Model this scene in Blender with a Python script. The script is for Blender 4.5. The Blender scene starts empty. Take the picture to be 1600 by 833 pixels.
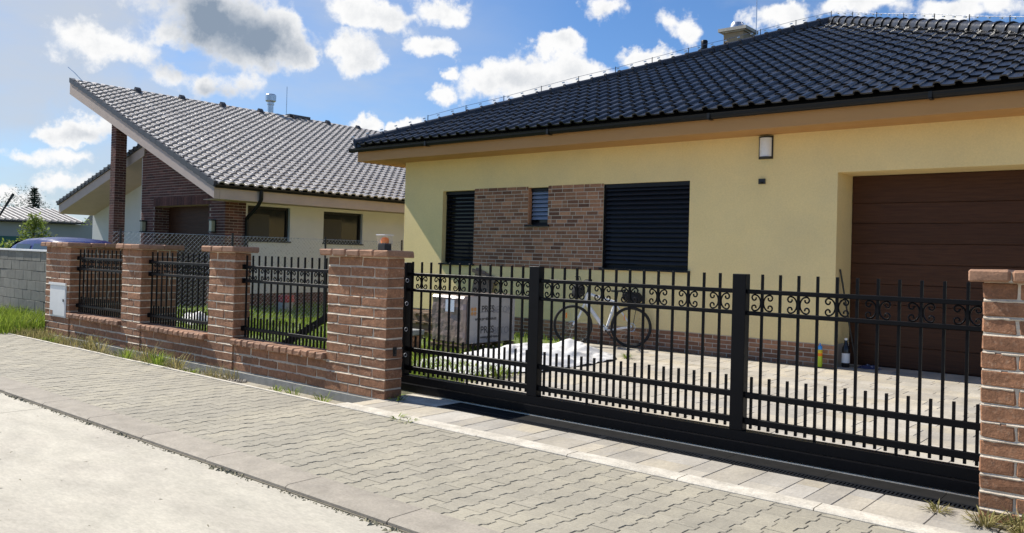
import bpy, bmesh, math, random
import numpy as np
from mathutils import Vector, Matrix

rng = random.Random(7)
SC = bpy.context.scene
COL = SC.collection

# ------------------------------------------------------------------ camera
F, CY, YAW, PITCH, ROLL, EYE = 1293.14, 389.47, 0.70095, 0.006965, 0.026116, 1.62
_f = Vector((-math.sin(YAW) * math.cos(PITCH), math.cos(YAW) * math.cos(PITCH), math.sin(PITCH)))
_r = Vector((math.cos(YAW), math.sin(YAW), 0))
_u = _r.cross(_f)
CR = _r * math.cos(ROLL) + _u * math.sin(ROLL)
CU = _u * math.cos(ROLL) - _r * math.sin(ROLL)
CF = _f
cam = bpy.data.cameras.new('camera')
cam.sensor_width = 36
cam.lens = F / 1600 * 36
cam.shift_y = -(416.5 - CY) / 1600
cam.clip_start, cam.clip_end = 0.05, 3000
co = bpy.data.objects.new('camera', cam)
COL.objects.link(co)
co.matrix_world = Matrix(((CR.x, CU.x, -CF.x, 0), (CR.y, CU.y, -CF.y, 0), (CR.z, CU.z, -CF.z, EYE), (0, 0, 0, 1)))
SC.camera = co
EYEV = Vector((0, 0, EYE))


def ray(x, y):
    return CR * ((x - 800) / F) - CU * ((y - CY) / F) + CF


def at_y(x, y, Y):
    d = ray(x, y)
    return EYEV + d * (Y / d.y)


def at_x(x, y, X):
    d = ray(x, y)
    return EYEV + d * (X / d.x)


def at_d(x, y, dist):
    d = ray(x, y)
    return EYEV + d * (dist / math.hypot(d.x, d.y))


# ------------------------------------------------------------------ world, sun, exposure
SUN = Vector((-0.943, -0.165, 1.0)).normalized()     # towards the sun
SUN_EL = math.asin(SUN.z)
SUN_AZ = math.atan2(SUN.x, SUN.y)
W = bpy.data.worlds.new('World')
SC.world = W
W.use_nodes = True
nt = W.node_tree
nt.nodes.clear()
N = lambda t: nt.nodes.new(t)
L = nt.links.new


def wm(op, a, b=None, c=None):
    n = N('ShaderNodeMath')
    n.operation = op
    for i, v in enumerate((a, b, c)):
        if v is None:
            continue
        if isinstance(v, (int, float)):
            n.inputs[i].default_value = v
        else:
            L(v, n.inputs[i])
    return n.outputs[0]


def wv(op, a, b=None):
    n = N('ShaderNodeVectorMath')
    n.operation = op
    for i, v in enumerate((a, b)):
        if v is None:
            continue
        if isinstance(v, (tuple, Vector)):
            n.inputs[i].default_value = v
        else:
            L(v, n.inputs[i])
    return n.outputs['Value'] if op in ('LENGTH', 'DOT_PRODUCT') else n.outputs[0]


def wmap(v, a, b, c, d, smooth=True):
    n = N('ShaderNodeMapRange')
    n.interpolation_type = 'SMOOTHSTEP' if smooth else 'LINEAR'
    L(v, n.inputs[0])
    for i, k in enumerate((a, b, c, d)):
        n.inputs[i + 1].default_value = k
    return n.outputs[0]


def wnoise(vec, scale, detail=6, rough=0.55):
    n = N('ShaderNodeTexNoise')
    n.inputs['Scale'].default_value = scale
    n.inputs['Detail'].default_value = detail
    n.inputs['Roughness'].default_value = rough
    L(vec, n.inputs['Vector'])
    return n


sky = N('ShaderNodeTexSky')
sky.sky_type = 'NISHITA'
sky.sun_disc = False
sky.sun_elevation = SUN_EL
sky.sun_rotation = SUN_AZ
sky.altitude = 300
sky.air_density = 1.0
sky.dust_density = 0.6
sky.ozone_density = 2.2
tc = N('ShaderNodeTexCoord')
D = tc.outputs['Generated']
sep = N('ShaderNodeSeparateXYZ')
L(D, sep.inputs[0])
az = wm('ARCTAN2', sep.outputs[0], sep.outputs[1])
el = wm('ARCSINE', sep.outputs[2])
cmb = N('ShaderNodeCombineXYZ')
L(az, cmb.inputs[0])
L(el, cmb.inputs[1])
warp = wnoise(D, 10, 6, 0.62)
wvec = wv('SUBTRACT', warp.outputs['Color'], (0.5, 0.5, 0.5))
wvec = wv('MULTIPLY', wvec, (0.13, 0.085, 0.0))
AE = wv('ADD', cmb.outputs[0], wvec)
# cumulus seen in the sky: pixel centre and half-size in the photograph, turned into azimuth / elevation
CLOUDS = [(345, 40, 165, 85, 1.0), (435, 30, 60, 55, .9), (455, 85, 40, 32, .8), (180, 85, 95, 50, .8), (255, 120, 80, 35, .7), (255, 60, 70, 45, .8),
          (330, 140, 90, 40, .65), (555, 95, 66, 54, 1.0), (585, 18, 110, 40, .9), (700, 8, 110, 36, .85), (670, 60, 72, 28, .95),
          (820, 122, 118, 52, 1.0), (905, 105, 60, 40, .9), (876, 68, 64, 30, 1.0), (697, 150, 46, 34, .85), (700, 102, 26, 20, .7),
          (1008, 84, 56, 26, .9), (1066, 40, 62, 32, .75), (965, 18, 50, 22, .5), (1215, 30, 62, 30, .85), (1330, 10, 90, 24, .8),
          (1500, 10, 130, 26, .8), (562, 192, 46, 24, 1.0), (625, 203, 40, 18, .85), (480, 182, 30, 14, .7), (122, 208, 58, 30, 1.0),
          (120, 255, 60, 22, .6), (30, 252, 90, 18, .6), (15, 305, 40, 14, .7), (100, 290, 70, 20, .5), (-120, 220, 90, 40, .8), (1720, 60, 90, 40, .8)]
GREY = [(350, 45, 130, 72, 1.15), (300, 20, 100, 50, .7), (255, 112, 70, 24, .6), (340, 150, 70, 24, .6), (150, 215, 40, 14, .4), (840, 130, 70, 16, .25), (555, 112, 36, 18, .3)]


def ae_of(x, y):
    d = ray(x, y).normalized()
    return math.atan2(d.x, d.y), math.asin(d.z)


def blobs(vec, lst, dy=0.0):
    acc = None
    for x, y, rx, ry, w in lst:
        a, e = ae_of(x, y)
        dv = wv('SUBTRACT', vec, (a, e + dy, 0))
        dv = wv('MULTIPLY', dv, (F / rx * .92, F / ry, 0))
        b = wm('MULTIPLY_ADD', wv('LENGTH', dv), -w, w)
        acc = b if acc is None else wm('SMOOTH_MAX', acc, b, 0.12)
    return acc


n_big = wnoise(D, 5.0, 3, 0.5)
n_med = wnoise(D, 11, 4, 0.55)
n_fine = wnoise(D, 30, 8, 0.62)
offD = wv('ADD', D, tuple(Vector((-0.012, 0.0, 0.014))))
n_off = wnoise(offD, 11, 9, 0.62)
n_here = wnoise(D, 11, 9, 0.62)
general = wmap(n_big.outputs[0], 0.47, 0.75, -0.5, 0.8, False)
seen = wmap(wv('DOT_PRODUCT', D, tuple(CF)), 0.74, 0.82, 0.0, 3.0)       # the mapped clouds take over here
general = wm('SUBTRACT', general, seen)
M1 = wm('SMOOTH_MAX', blobs(AE, CLOUDS), general, 0.1)
fine = wm('MULTIPLY_ADD', wm('SUBTRACT', n_fine.outputs[0], 0.5), 0.75, wm('SUBTRACT', n_med.outputs[0], 0.5))
f1 = wm('MULTIPLY_ADD', fine, 1.25, M1)
alpha = wmap(f1, 0.17, 0.50, 0.0, 1.0)
relief = wm('SUBTRACT', n_off.outputs[0], n_here.outputs[0])
under = wmap(wm('MULTIPLY_ADD', wmap(f1, 0.3, 1.1, 0.0, 1.0), 0.25, wm('MULTIPLY', relief, 1.6)), 0.0, 0.5, 0.0, 0.62)
grey = wmap(wm('MULTIPLY_ADD', fine, 0.8, blobs(AE, GREY)), -0.10, 1.15, 0.0, 1.0)
grey = wm('MULTIPLY', grey, wmap(n_here.outputs[0], 0.3, 0.65, 0.72, 1.0))
dark = wm('MINIMUM', wm('MULTIPLY_ADD', grey, 1.15, wm('MULTIPLY', under, 0.55)), 1.0)
ccol = N('ShaderNodeMix')
ccol.data_type = 'RGBA'
L(dark, ccol.inputs['Factor'])
ccol.inputs[6].default_value = (1.0, 1.0, 1.0, 1)
ccol.inputs[7].default_value = (0.27, 0.34, 0.44, 1)
# thin high veil towards the sun (left) plus haze low over the horizon
veil_d = wmap(wv('DOT_PRODUCT', D, tuple(Vector((-0.93, 0.30, 0.22)).normalized())), 0.80, 0.99, 0.0, 0.75)
n_veil = wnoise(wv('MULTIPLY', D, (1, 1, 3)), 3.5, 5, 0.55)
veil = wm('MULTIPLY', veil_d, wmap(n_veil.outputs[0], 0.25, 0.7, 0.35, 1.0))
wisp_n = wnoise(wv('MULTIPLY', D, (1, 1, 2.2)), 7, 7, 0.62)
wisp = wmap(wisp_n.outputs[0], 0.54, 0.82, 0.0, 0.30)
veil = wm('MAXIMUM', veil, wisp)
low = wm('MAXIMUM', wmap(el, 0.0, 0.24, 0.42, 0.0), wmap(wm('MULTIPLY_ADD', fine, .5, blobs(AE, [(40, 60, 300, 190, 1.0), (-150, 150, 300, 160, 1.0), (230, 150, 200, 80, .8)])), 0.0, 0.7, 0.0, 0.92))
veil = wm('MULTIPLY', wm('MAXIMUM', veil, low), wmap(n_veil.outputs[0], 0.3, 0.65, 0.55, 0.95))
bg_sky = N('ShaderNodeBackground')
tint = N('ShaderNodeMix')
tint.data_type = 'RGBA'
tint.blend_type = 'MULTIPLY'
tint.inputs['Factor'].default_value = 1.0
L(sky.outputs[0], tint.inputs[6])
tint.inputs[7].default_value = (0.60, 0.84, 1.12, 1)
L(tint.outputs[2], bg_sky.inputs[0])
bg_sky.inputs[1].default_value = 0.088
bg_veil = N('ShaderNodeBackground')
bg_veil.inputs[0].default_value = (0.86, 0.92, 1.0, 1)
bg_veil.inputs[1].default_value = 0.50
bg_cl = N('ShaderNodeBackground')
L(ccol.outputs[2], bg_cl.inputs[0])
bg_cl.inputs[1].default_value = 0.71
m1 = N('ShaderNodeMixShader')
L(veil, m1.inputs[0]); L(bg_sky.outputs[0], m1.inputs[1]); L(bg_veil.outputs[0], m1.inputs[2])
m2 = N('ShaderNodeMixShader')
L(alpha, m2.inputs[0]); L(m1.outputs[0], m2.inputs[1]); L(bg_cl.outputs[0], m2.inputs[2])
wo = N('ShaderNodeOutputWorld')
L(m2.outputs[0], wo.inputs[0])

sl = bpy.data.lights.new('sun', 'SUN')
sl.energy = 5.0
sl.angle = math.radians(0.53)
sl.color = (1.0, 0.95, 0.86)
so = bpy.data.objects.new('sun', sl)
COL.objects.link(so)
so.rotation_euler = SUN.to_track_quat('Z', 'Y').to_euler()
so.location = (-20, -3, 25)

SC.view_settings.view_transform = 'Standard'
SC.view_settings.look = 'None'
SC.view_settings.gamma = 1
SC.view_settings.exposure = 0.48
SC.view_settings.use_curve_mapping = False
SC.cycles.max_bounces = 8
SC.cycles.transparent_max_bounces = 16
SC.cycles.caustics_reflective = False
SC.cycles.caustics_refractive = False

# ------------------------------------------------------------------ materials


def mat(name, col, rough=0.7, var=0.12, nscale=6.0, col2=None, mixscale=2.5, mixlo=0.42, mixhi=0.62, rnd=0.0, rndcol=None,
        bump=0.0, bscale=40.0, metallic=0.0, spec=0.5, stretch=None, coat=0.0, emit=None, trans=0.0, alpha=1.0, sheen=0.0, hue=0.0, detail=6, transl=0.0, speck=0.0, sscale=160.0):
    m = bpy.data.materials.new(name)
    m.use_nodes = True
    t = m.node_tree
    bs = t.nodes['Principled BSDF']
    n = t.nodes.new
    l = t.links.new
    geo = n('ShaderNodeNewGeometry')
    pos = geo.outputs['Position']
    if stretch:
        vm = n('ShaderNodeVectorMath'); vm.operation = 'MULTIPLY'; vm.inputs[1].default_value = stretch
        l(pos, vm.inputs[0]); pos = vm.outputs[0]

    def noise(sc, det=detail, ro=0.6):
        q = n('ShaderNodeTexNoise')
        q.inputs['Scale'].default_value = sc; q.inputs['Detail'].default_value = det; q.inputs['Roughness'].default_value = ro
        l(pos, q.inputs['Vector'])
        return q.outputs[0]

    def rmap(v, a, b, c, d):
        q = n('ShaderNodeMapRange'); l(v, q.inputs[0])
        for i, k in enumerate((a, b, c, d)):
            q.inputs[i + 1].default_value = k
        return q.outputs[0]

    def mixc(fac, a, b, mode='MIX'):
        q = n('ShaderNodeMix'); q.data_type = 'RGBA'; q.blend_type = mode
        if isinstance(fac, float): q.inputs['Factor'].default_value = fac
        else: l(fac, q.inputs['Factor'])
        for i, v in ((6, a), (7, b)):
            if isinstance(v, tuple): q.inputs[i].default_value = (*v, 1)
            else: l(v, q.inputs[i])
        return q.outputs[2]
    c = tuple(col)
    cur = c
    oi = n('ShaderNodeObjectInfo')
    ad = n('ShaderNodeMath'); ad.operation = 'ADD'; l(oi.outputs['Random'], ad.inputs[0]); l(geo.outputs['Random Per Island'], ad.inputs[1])
    fr = n('ShaderNodeMath'); fr.operation = 'FRACT'; l(ad.outputs[0], fr.inputs[0])
    R = fr.outputs[0]
    if rndcol:
        cur = mixc(rmap(R, 0.0, 1.0, 0.0, 1.0), cur, tuple(rndcol))
    if col2:
        cur = mixc(rmap(noise(mixscale), mixlo, mixhi, 0.0, 1.0), cur, tuple(col2))
    v = rmap(noise(nscale), 0.25, 0.75, 1 - var, 1 + var)
    if rnd:
        w2 = n('ShaderNodeMath'); w2.operation = 'MULTIPLY'
        m7 = n('ShaderNodeMath'); m7.operation = 'MULTIPLY'; m7.inputs[1].default_value = 7.31; l(R, m7.inputs[0])
        f7 = n('ShaderNodeMath'); f7.operation = 'FRACT'; l(m7.outputs[0], f7.inputs[0])
        l(rmap(f7.outputs[0], 0, 1, 1 - rnd, 1 + rnd), w2.inputs[0]); l(v, w2.inputs[1]); v = w2.outputs[0]
    if speck:
        w3 = n('ShaderNodeMath'); w3.operation = 'MULTIPLY'; l(rmap(noise(sscale, 3, .7), .3, .7, 1 - speck, 1 + speck), w3.inputs[0]); l(v, w3.inputs[1]); v = w3.outputs[0]
    cb = n('ShaderNodeCombineXYZ')
    for i in range(3):
        l(v, cb.inputs[i])
    cur = mixc(1.0, cur, cb.outputs[0], 'MULTIPLY')
    l(cur, bs.inputs['Base Color'])
    l(rmap(noise(nscale * 1.7), 0.3, 0.7, max(0.02, rough - 0.08), min(1, rough + 0.08)), bs.inputs['Roughness'])
    bs.inputs['Metallic'].default_value = metallic
    bs.inputs['Specular IOR Level'].default_value = spec
    bs.inputs['Coat Weight'].default_value = coat
    bs.inputs['Sheen Weight'].default_value = sheen
    bs.inputs['Transmission Weight'].default_value = trans
    bs.inputs['Alpha'].default_value = alpha
    if transl:
        tr = n('ShaderNodeBsdfTranslucent'); l(cur, tr.inputs[0]); mx = n('ShaderNodeMixShader'); mx.inputs[0].default_value = transl
        l(bs.outputs[0], mx.inputs[1]); l(tr.outputs[0], mx.inputs[2]); l(mx.outputs[0], t.nodes['Material Output'].inputs[0])
    if emit:
        bs.inputs['Emission Color'].default_value = (*emit[0], 1); bs.inputs['Emission Strength'].default_value = emit[1]
    if bump:
        b = n('ShaderNodeBump'); b.inputs['Strength'].default_value = 0.6; b.inputs['Distance'].default_value = bump
        l(noise(bscale, 8, 0.65), b.inputs['Height']); l(b.outputs[0], bs.inputs['Normal'])
    return m


MAT = dict(
    road=mat('road_concrete', (0.455, 0.418, 0.338), .85, .18, 3.2, speck=.13, sscale=42, col2=(0.405, 0.368, 0.30), mixscale=1.4, stretch=(.55, 1.3, 1), bump=.002, bscale=120),
    kerb=mat('kerb_concrete', (0.315, 0.277, 0.222), .85, .2, 5, speck=.14, sscale=50, rnd=.06, bump=.002, bscale=90),
    paver=mat('paver_concrete', (0.365, 0.328, 0.245), .85, .10, 9, speck=.13, sscale=48, rnd=.07, rndcol=(0.315, 0.285, 0.222), col2=(0.30, 0.272, 0.212), mixscale=1.1, bump=.004, bscale=170),
    joint=mat('paver_joint_sand', (0.17, 0.148, 0.108), .95, .3, 20),
    slab=mat('driveway_slab', (0.455, 0.395, 0.292), .8, .2, 3.5, col2=(0.37, 0.335, 0.28), mixscale=3.2, mixlo=.42, mixhi=.66, speck=.12, sscale=45, rnd=.13, rndcol=(0.40, 0.37, 0.32), bump=.0015, bscale=120, stretch=(1, .45, 1)),
    edging=mat('pale_concrete', (0.58, 0.53, 0.44), .85, .2, 7, speck=.18, sscale=50, col2=(0.48, 0.435, 0.355), mixscale=4, bump=.003, bscale=120),
    foot=mat('foundation_concrete', (0.27, 0.27, 0.25), .9, .28, 7, bump=.006, bscale=30),
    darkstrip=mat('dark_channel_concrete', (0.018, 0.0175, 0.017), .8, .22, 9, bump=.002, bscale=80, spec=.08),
    soil=mat('soil', (0.30, 0.26, 0.19), .95, .35, 8, col2=(0.34, 0.31, 0.25), mixscale=5, bump=.02, bscale=25),
    earth=mat('field', (0.12, 0.13, 0.055), .95, .3, .6),
    lawn=mat('lawn_ground', (0.11, 0.15, 0.03), .95, .3, 3),
    brick=mat('fence_block', (0.335, 0.163, 0.084), .88, .32, 16, speck=.24, sscale=70, rnd=.16, rndcol=(0.25, 0.118, 0.062), col2=(0.40, 0.245, 0.155), mixscale=26, mixlo=.56, mixhi=.74, bump=.010, bscale=48),
    capbrick=mat('cap_block', (0.345, 0.185, 0.108), .88, .25, 14, speck=.18, sscale=70, rnd=.12, rndcol=(0.26, 0.15, 0.098), bump=.005, bscale=55),
    mortar=mat('mortar', (0.60, 0.51, 0.40), .95, .25, 14, bump=.010, bscale=45),
    hbrick=mat('house_brick', (0.42, 0.21, 0.11), .88, .25, 20, rnd=.34, rndcol=(0.20, 0.09, 0.05), bump=.003, bscale=80),
    hmortar=mat('house_mortar', (0.52, 0.45, 0.36), .95, .1, 15),
    nbrick=mat('neighbour_brick', (0.15, 0.06, 0.045), .9, .2, 12, rnd=.32, rndcol=(0.085, 0.036, 0.03)),
    nmortar=mat('neighbour_mortar', (0.42, 0.34, 0.28), .95, .1, 12),
    yellow=mat('yellow_render', (0.90, 0.695, 0.325), .9, .045, 1.2, col2=(0.84, 0.66, 0.325), mixscale=.7, bump=.003, bscale=240, speck=.05, sscale=38),
    ochre=mat('ochre_board', (0.47, 0.245, 0.085), .65, .06, 3, stretch=(.3, 1, 1)),
    white_wall=mat('white_render', (0.63, 0.64, 0.63), .9, .04, 2, bump=.0015, bscale=200),
    barge=mat('beige_render', (0.52, 0.42, 0.36), .9, .08, 2.5, bump=.002, bscale=120),
    rooftile=mat('black_roof_tile', (0.021, 0.0205, 0.021), .30, .2, 12, rnd=.3, spec=.5, col2=(0.034, 0.032, 0.03), mixscale=1.5),
    roofcap=mat('black_hip_cap', (0.026, 0.027, 0.031), .28, .2, 12, rnd=.2, spec=.6),
    under=mat('roof_underlay', (0.012, 0.012, 0.013), .9, .1, 5),
    ntile=mat('grey_roof_tile', (0.44, 0.405, 0.365), .36, .12, 8, rnd=.14, rndcol=(0.37, 0.335, 0.305), spec=.65),
    ntrim=mat('dark_verge_trim', (0.055, 0.05, 0.05), .5, .15, 8),
    black=mat('black_gate_paint', (0.0045, 0.0046, 0.006), .45, .2, 12, spec=.13),
    gutter=mat('anthracite_gutter', (0.009, 0.0095, 0.011), .4, .2, 5, spec=.25),
    anth=mat('anthracite_frame', (0.010, 0.011, 0.013), .5, .12, 8, spec=.25),
    slat=mat('blind_slat', (0.010, 0.011, 0.014), .5, .15, 8, rnd=.1, spec=.3),
    bslat=mat('blue_blind_slat', (0.20, 0.25, 0.34), .35, .08, 8),
    glass=mat('window_glass', (0.012, 0.014, 0.016), .06, .1, 2, spec=.3),
    garage=mat('brown_garage_panel', (0.075, 0.031, 0.015), .55, .2, 9, col2=(0.056, 0.023, 0.0115), mixscale=5, rnd=.10, stretch=(.35, 1, 7), spec=.2),
    steel=mat('galvanised_steel', (0.55, 0.56, 0.58), .3, .1, 10, metallic=1.0),
    white=mat('white_paint', (0.78, 0.78, 0.76), .45, .04, 5),
    whiteframe=mat('bike_white_paint', (0.80, 0.80, 0.80), .25, .03, 5, coat=.4),
    opal=mat('opal_glass', (0.82, 0.83, 0.85), .3, .03, 5),
    rubber=mat('black_rubber', (0.012, 0.012, 0.013), .7, .1, 20),
    bagcloth=mat('black_fabric', (0.014, 0.014, 0.016), .85, .2, 20),
    orange=mat('orange_plastic', (0.92, 0.22, 0.0), .35, .05, 10),
    clear=mat('clear_plastic', (0.80, 0.82, 0.85), .08, .02, 5, alpha=.04),
    tarp=mat('white_sheet', (0.72, 0.70, 0.67), .6, .10, 5, bump=.01, bscale=14),
    wrap=mat('pallet_film', (0.31, 0.235, 0.205), .32, .20, 7, col2=(0.25, 0.185, 0.16), mixscale=3, bump=.012, bscale=16, coat=.3),
    wrapgrey=mat('printed_film', (0.31, 0.305, 0.31), .34, .12, 5, bump=.008, bscale=12, coat=.3),
    ink=mat('dark_ink', (0.035, 0.035, 0.04), .5, .1, 10),
    ink2=mat('grey_ink', (0.20, 0.20, 0.215), .5, .1, 10),
    ink3=mat('ochre_ink', (0.42, 0.20, 0.06), .5, .1, 10),
    paper=mat('paper_label', (0.62, 0.67, 0.75), .6, .08, 30),
    wood=mat('weathered_wood', (0.25, 0.17, 0.11), .85, .3, 6, rnd=.2, stretch=(2, 2, 12)),
    block=mat('grey_block', (0.205, 0.20, 0.17), .92, .16, 8, rnd=.12, bump=.004, bscale=60),
    blockjoint=mat('block_joint', (0.10, 0.10, 0.09), .95, .1, 8),
    carblue=mat('blue_car_paint', (0.008, 0.012, 0.10), .3, .05, 3, spec=.3),
    red=mat('red_plastic', (0.45, 0.02, 0.025), .4, .06, 8),
    lime=mat('lime_plastic', (0.55, 0.68, 0.03), .4, .06, 8),
    cyan=mat('blue_plastic', (0.04, 0.30, 0.75), .4, .06, 8),
    yellowp=mat('yellow_plastic', (0.85, 0.62, 0.02), .4, .06, 8),
    brownglass=mat('dark_bottle', (0.012, 0.010, 0.010), .2, .1, 8),
    cloth=mat('navy_cloth', (0.03, 0.035, 0.09), .9, .4, 14, col2=(0.30, 0.32, 0.40), mixscale=18, mixlo=.55, mixhi=.65),
    grass=mat('grass_blades', (0.15, 0.235, 0.025), .7, .25, 5, rnd=.35, rndcol=(0.27, 0.33, 0.055), spec=.25, transl=.42),
    drygrass=mat('weed_blades', (0.20, 0.20, 0.06), .8, .25, 5, rnd=.4, rndcol=(0.42, 0.35, 0.17), spec=.2, transl=.42),
    weed=mat('weed_leaves', (0.17, 0.25, 0.035), .7, .2, 9, rnd=.35, rndcol=(0.30, 0.36, 0.06), spec=.25, transl=.42),
    moss=mat('moss', (0.22, 0.20, 0.13), .95, .4, 25, rnd=.3),
    gravel=mat('gravel', (0.40, 0.36, 0.29), .9, .2, 12, rnd=.35, rndcol=(0.26, 0.23, 0.19)),
    conifer=mat('conifer_needles', (0.022, 0.045, 0.022), .8, .3, 2, rnd=.4),
    leaf=mat('tree_leaves', (0.17, 0.25, 0.045), .65, .2, 2, rnd=.35, rndcol=(0.28, 0.33, 0.08), spec=.3, transl=.42),
    paleleaf=mat('hazy_leaves', (0.34, 0.38, 0.32), .8, .15, 2, rnd=.2),  # distance haze put into the leaf colour of the far trees
    bark=mat('bark', (0.07, 0.05, 0.035), .95, .3, 5),
    greenwall=mat('teal_board', (0.05, 0.16, 0.13), .8, .1, 2),
    farwall=mat('far_wall', (0.40, 0.42, 0.40), .9, .06, .6),
    curtain=mat('curtain', (0.075, 0.068, 0.055), .9, .1, 3, stretch=(1, 14, .4)),
    chimney=mat('chimney_render', (0.42, 0.31, 0.19), .9, .08, 4),
    lampblack=mat('lamp_housing', (0.02, 0.02, 0.02), .5, .1, 8),
    lampglass=mat('lamp_glass', (0.45, 0.42, 0.30), .3, .1, 8),
    oldcup=mat('grey_plastic', (0.42, 0.43, 0.47), .5, .05, 8),
)

# ------------------------------------------------------------------ mesh helpers
WL = {}


class MB:
    def __init__(s):
        s.v = []; s.f = []

    def add(s, vs, fs):
        o = len(s.v); s.v.extend([tuple(p) for p in vs]); s.f.extend([tuple(i + o for i in f) for f in fs]); return s

    def box(s, x0, x1, y0, y1, z0, z1):
        x0, x1 = min(x0, x1), max(x0, x1); y0, y1 = min(y0, y1), max(y0, y1); z0, z1 = min(z0, z1), max(z0, z1)
        return s.add([(x0, y0, z0), (x1, y0, z0), (x1, y1, z0), (x0, y1, z0), (x0, y0, z1), (x1, y0, z1), (x1, y1, z1), (x0, y1, z1)],
                     [(3, 2, 1, 0), (4, 5, 6, 7), (0, 1, 5, 4), (1, 2, 6, 5), (2, 3, 7, 6), (3, 0, 4, 7)])

    def bar(s, a, b, w, h, up=(0, 0, 1)):
        a, b = Vector(a), Vector(b); d = (b - a).normalized(); up = Vector(up)
        x = d.cross(up)
        if x.length < 1e-4: x = d.cross(Vector((0, 1, 0)))
        x.normalize(); z = x.cross(d)
        vs = [p + x * (sx * w / 2) + z * (sz * h / 2) for p in (a, b) for sx, sz in ((-1, -1), (1, -1), (1, 1), (-1, 1))]
        return s.add(vs, [(3, 2, 1, 0), (4, 5, 6, 7), (0, 1, 5, 4), (1, 2, 6, 5), (2, 3, 7, 6), (3, 0, 4, 7)])

    def tube(s, pts, r, n=6, closed=False, caps=True):
        pts = [Vector(p) for p in pts]; k = len(pts); rs = r if isinstance(r, (list, tuple)) else [r] * k
        ref = None; vs = []
        for i, p in enumerate(pts):
            if closed: t = pts[(i + 1) % k] - pts[i - 1]
            else: t = pts[min(i + 1, k - 1)] - pts[max(i - 1, 0)]
            t.normalize()
            if ref is None:
                ref = t.cross(Vector((0, 0, 1)))
                if ref.length < 1e-3: ref = t.cross(Vector((0, 1, 0)))
            ref = (ref - t * ref.dot(t)).normalized(); o = t.cross(ref)
            vs += [p + (ref * math.cos(2 * math.pi * j / n) + o * math.sin(2 * math.pi * j / n)) * rs[i] for j in range(n)]
        fs = []
        for i in range(k if closed else k - 1):
            a, b = i * n, ((i + 1) % k) * n
            fs += [(a + j, a + (j + 1) % n, b + (j + 1) % n, b + j) for j in range(n)]
        if caps and not closed:
            fs += [tuple(range(n))[::-1], tuple(range((k - 1) * n, k * n))]
        return s.add(vs, fs)

    def lathe(s, prof, c=(0, 0, 0), n=16):
        vs = [(c[0] + r * math.cos(2 * math.pi * j / n), c[1] + r * math.sin(2 * math.pi * j / n), c[2] + z) for r, z in prof for j in range(n)]
        fs = [(i * n + j, i * n + (j + 1) % n, (i + 1) * n + (j + 1) % n, (i + 1) * n + j) for i in range(len(prof) - 1) for j in range(n)]
        fs += [tuple(range(n))[::-1], tuple(range((len(prof) - 1) * n, len(prof) * n))]
        return s.add(vs, fs)

    def prism(s, poly, a, b):
        """poly: list of 3D points (front), offset vector b-a"""
        off = Vector(b) - Vector(a); k = len(poly); poly = [Vector(p) for p in poly]
        return s.add(poly + [p + off for p in poly], [tuple(range(k)), tuple(range(2 * k - 1, k - 1, -1))] + [((i + 1) % k, i, k + i, k + (i + 1) % k) for i in range(k)])

    def mesh(s, name, m=None, smooth=False, fix=True):
        me = bpy.data.meshes.new(name); me.from_pydata(s.v, [], s.f)
        if fix:
            bm = bmesh.new(); bm.from_mesh(me); bmesh.ops.recalc_face_normals(bm, faces=bm.faces); bm.to_mesh(me); bm.free()
        if smooth:
            me.polygons.foreach_set('use_smooth', [True] * len(me.polygons))
            if smooth != 'all': me.set_sharp_from_angle(angle=math.radians(40))
        if m: me.materials.append(MAT[m] if isinstance(m, str) else m)
        me.update(); return me

    def build(s, name, m, parent=None, smooth=False, fix=True, **k):
        return put(name, s.mesh(name, m, smooth, fix), parent, **k)


def put(name, me, parent=None, loc=(0, 0, 0), rot=None, kind=None, mw=None):
    o = bpy.data.objects.new(name, me); COL.objects.link(o)
    pl = WL.get(parent.name, Vector((0, 0, 0))) if parent else Vector((0, 0, 0))
    if mw is not None:
        o.matrix_basis = Matrix.Translation(-pl) @ mw
    else:
        o.location = Vector(loc) - pl
        if rot: o.rotation_euler = rot
    WL[o.name] = Vector(mw.translation if mw is not None else loc)
    if parent: o.parent = parent
    if kind: o['kind'] = kind
    return o


def thing(name, label, cat, loc, group=None):
    o = bpy.data.objects.new(name, None); COL.objects.link(o); o.location = loc; o.empty_display_size = .2
    WL[o.name] = Vector(loc); return tag(o, label, cat, group)


def tag(o, label, cat, group=None):
    o['label'] = label; o['category'] = cat
    if group: o['group'] = group
    return o


def structure(name, loc=(0, 0, 0)):
    o = bpy.data.objects.new(name, None); COL.objects.link(o); o.location = loc; WL[o.name] = Vector(loc); o['kind'] = 'structure'; return o


_cb = {}


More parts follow.
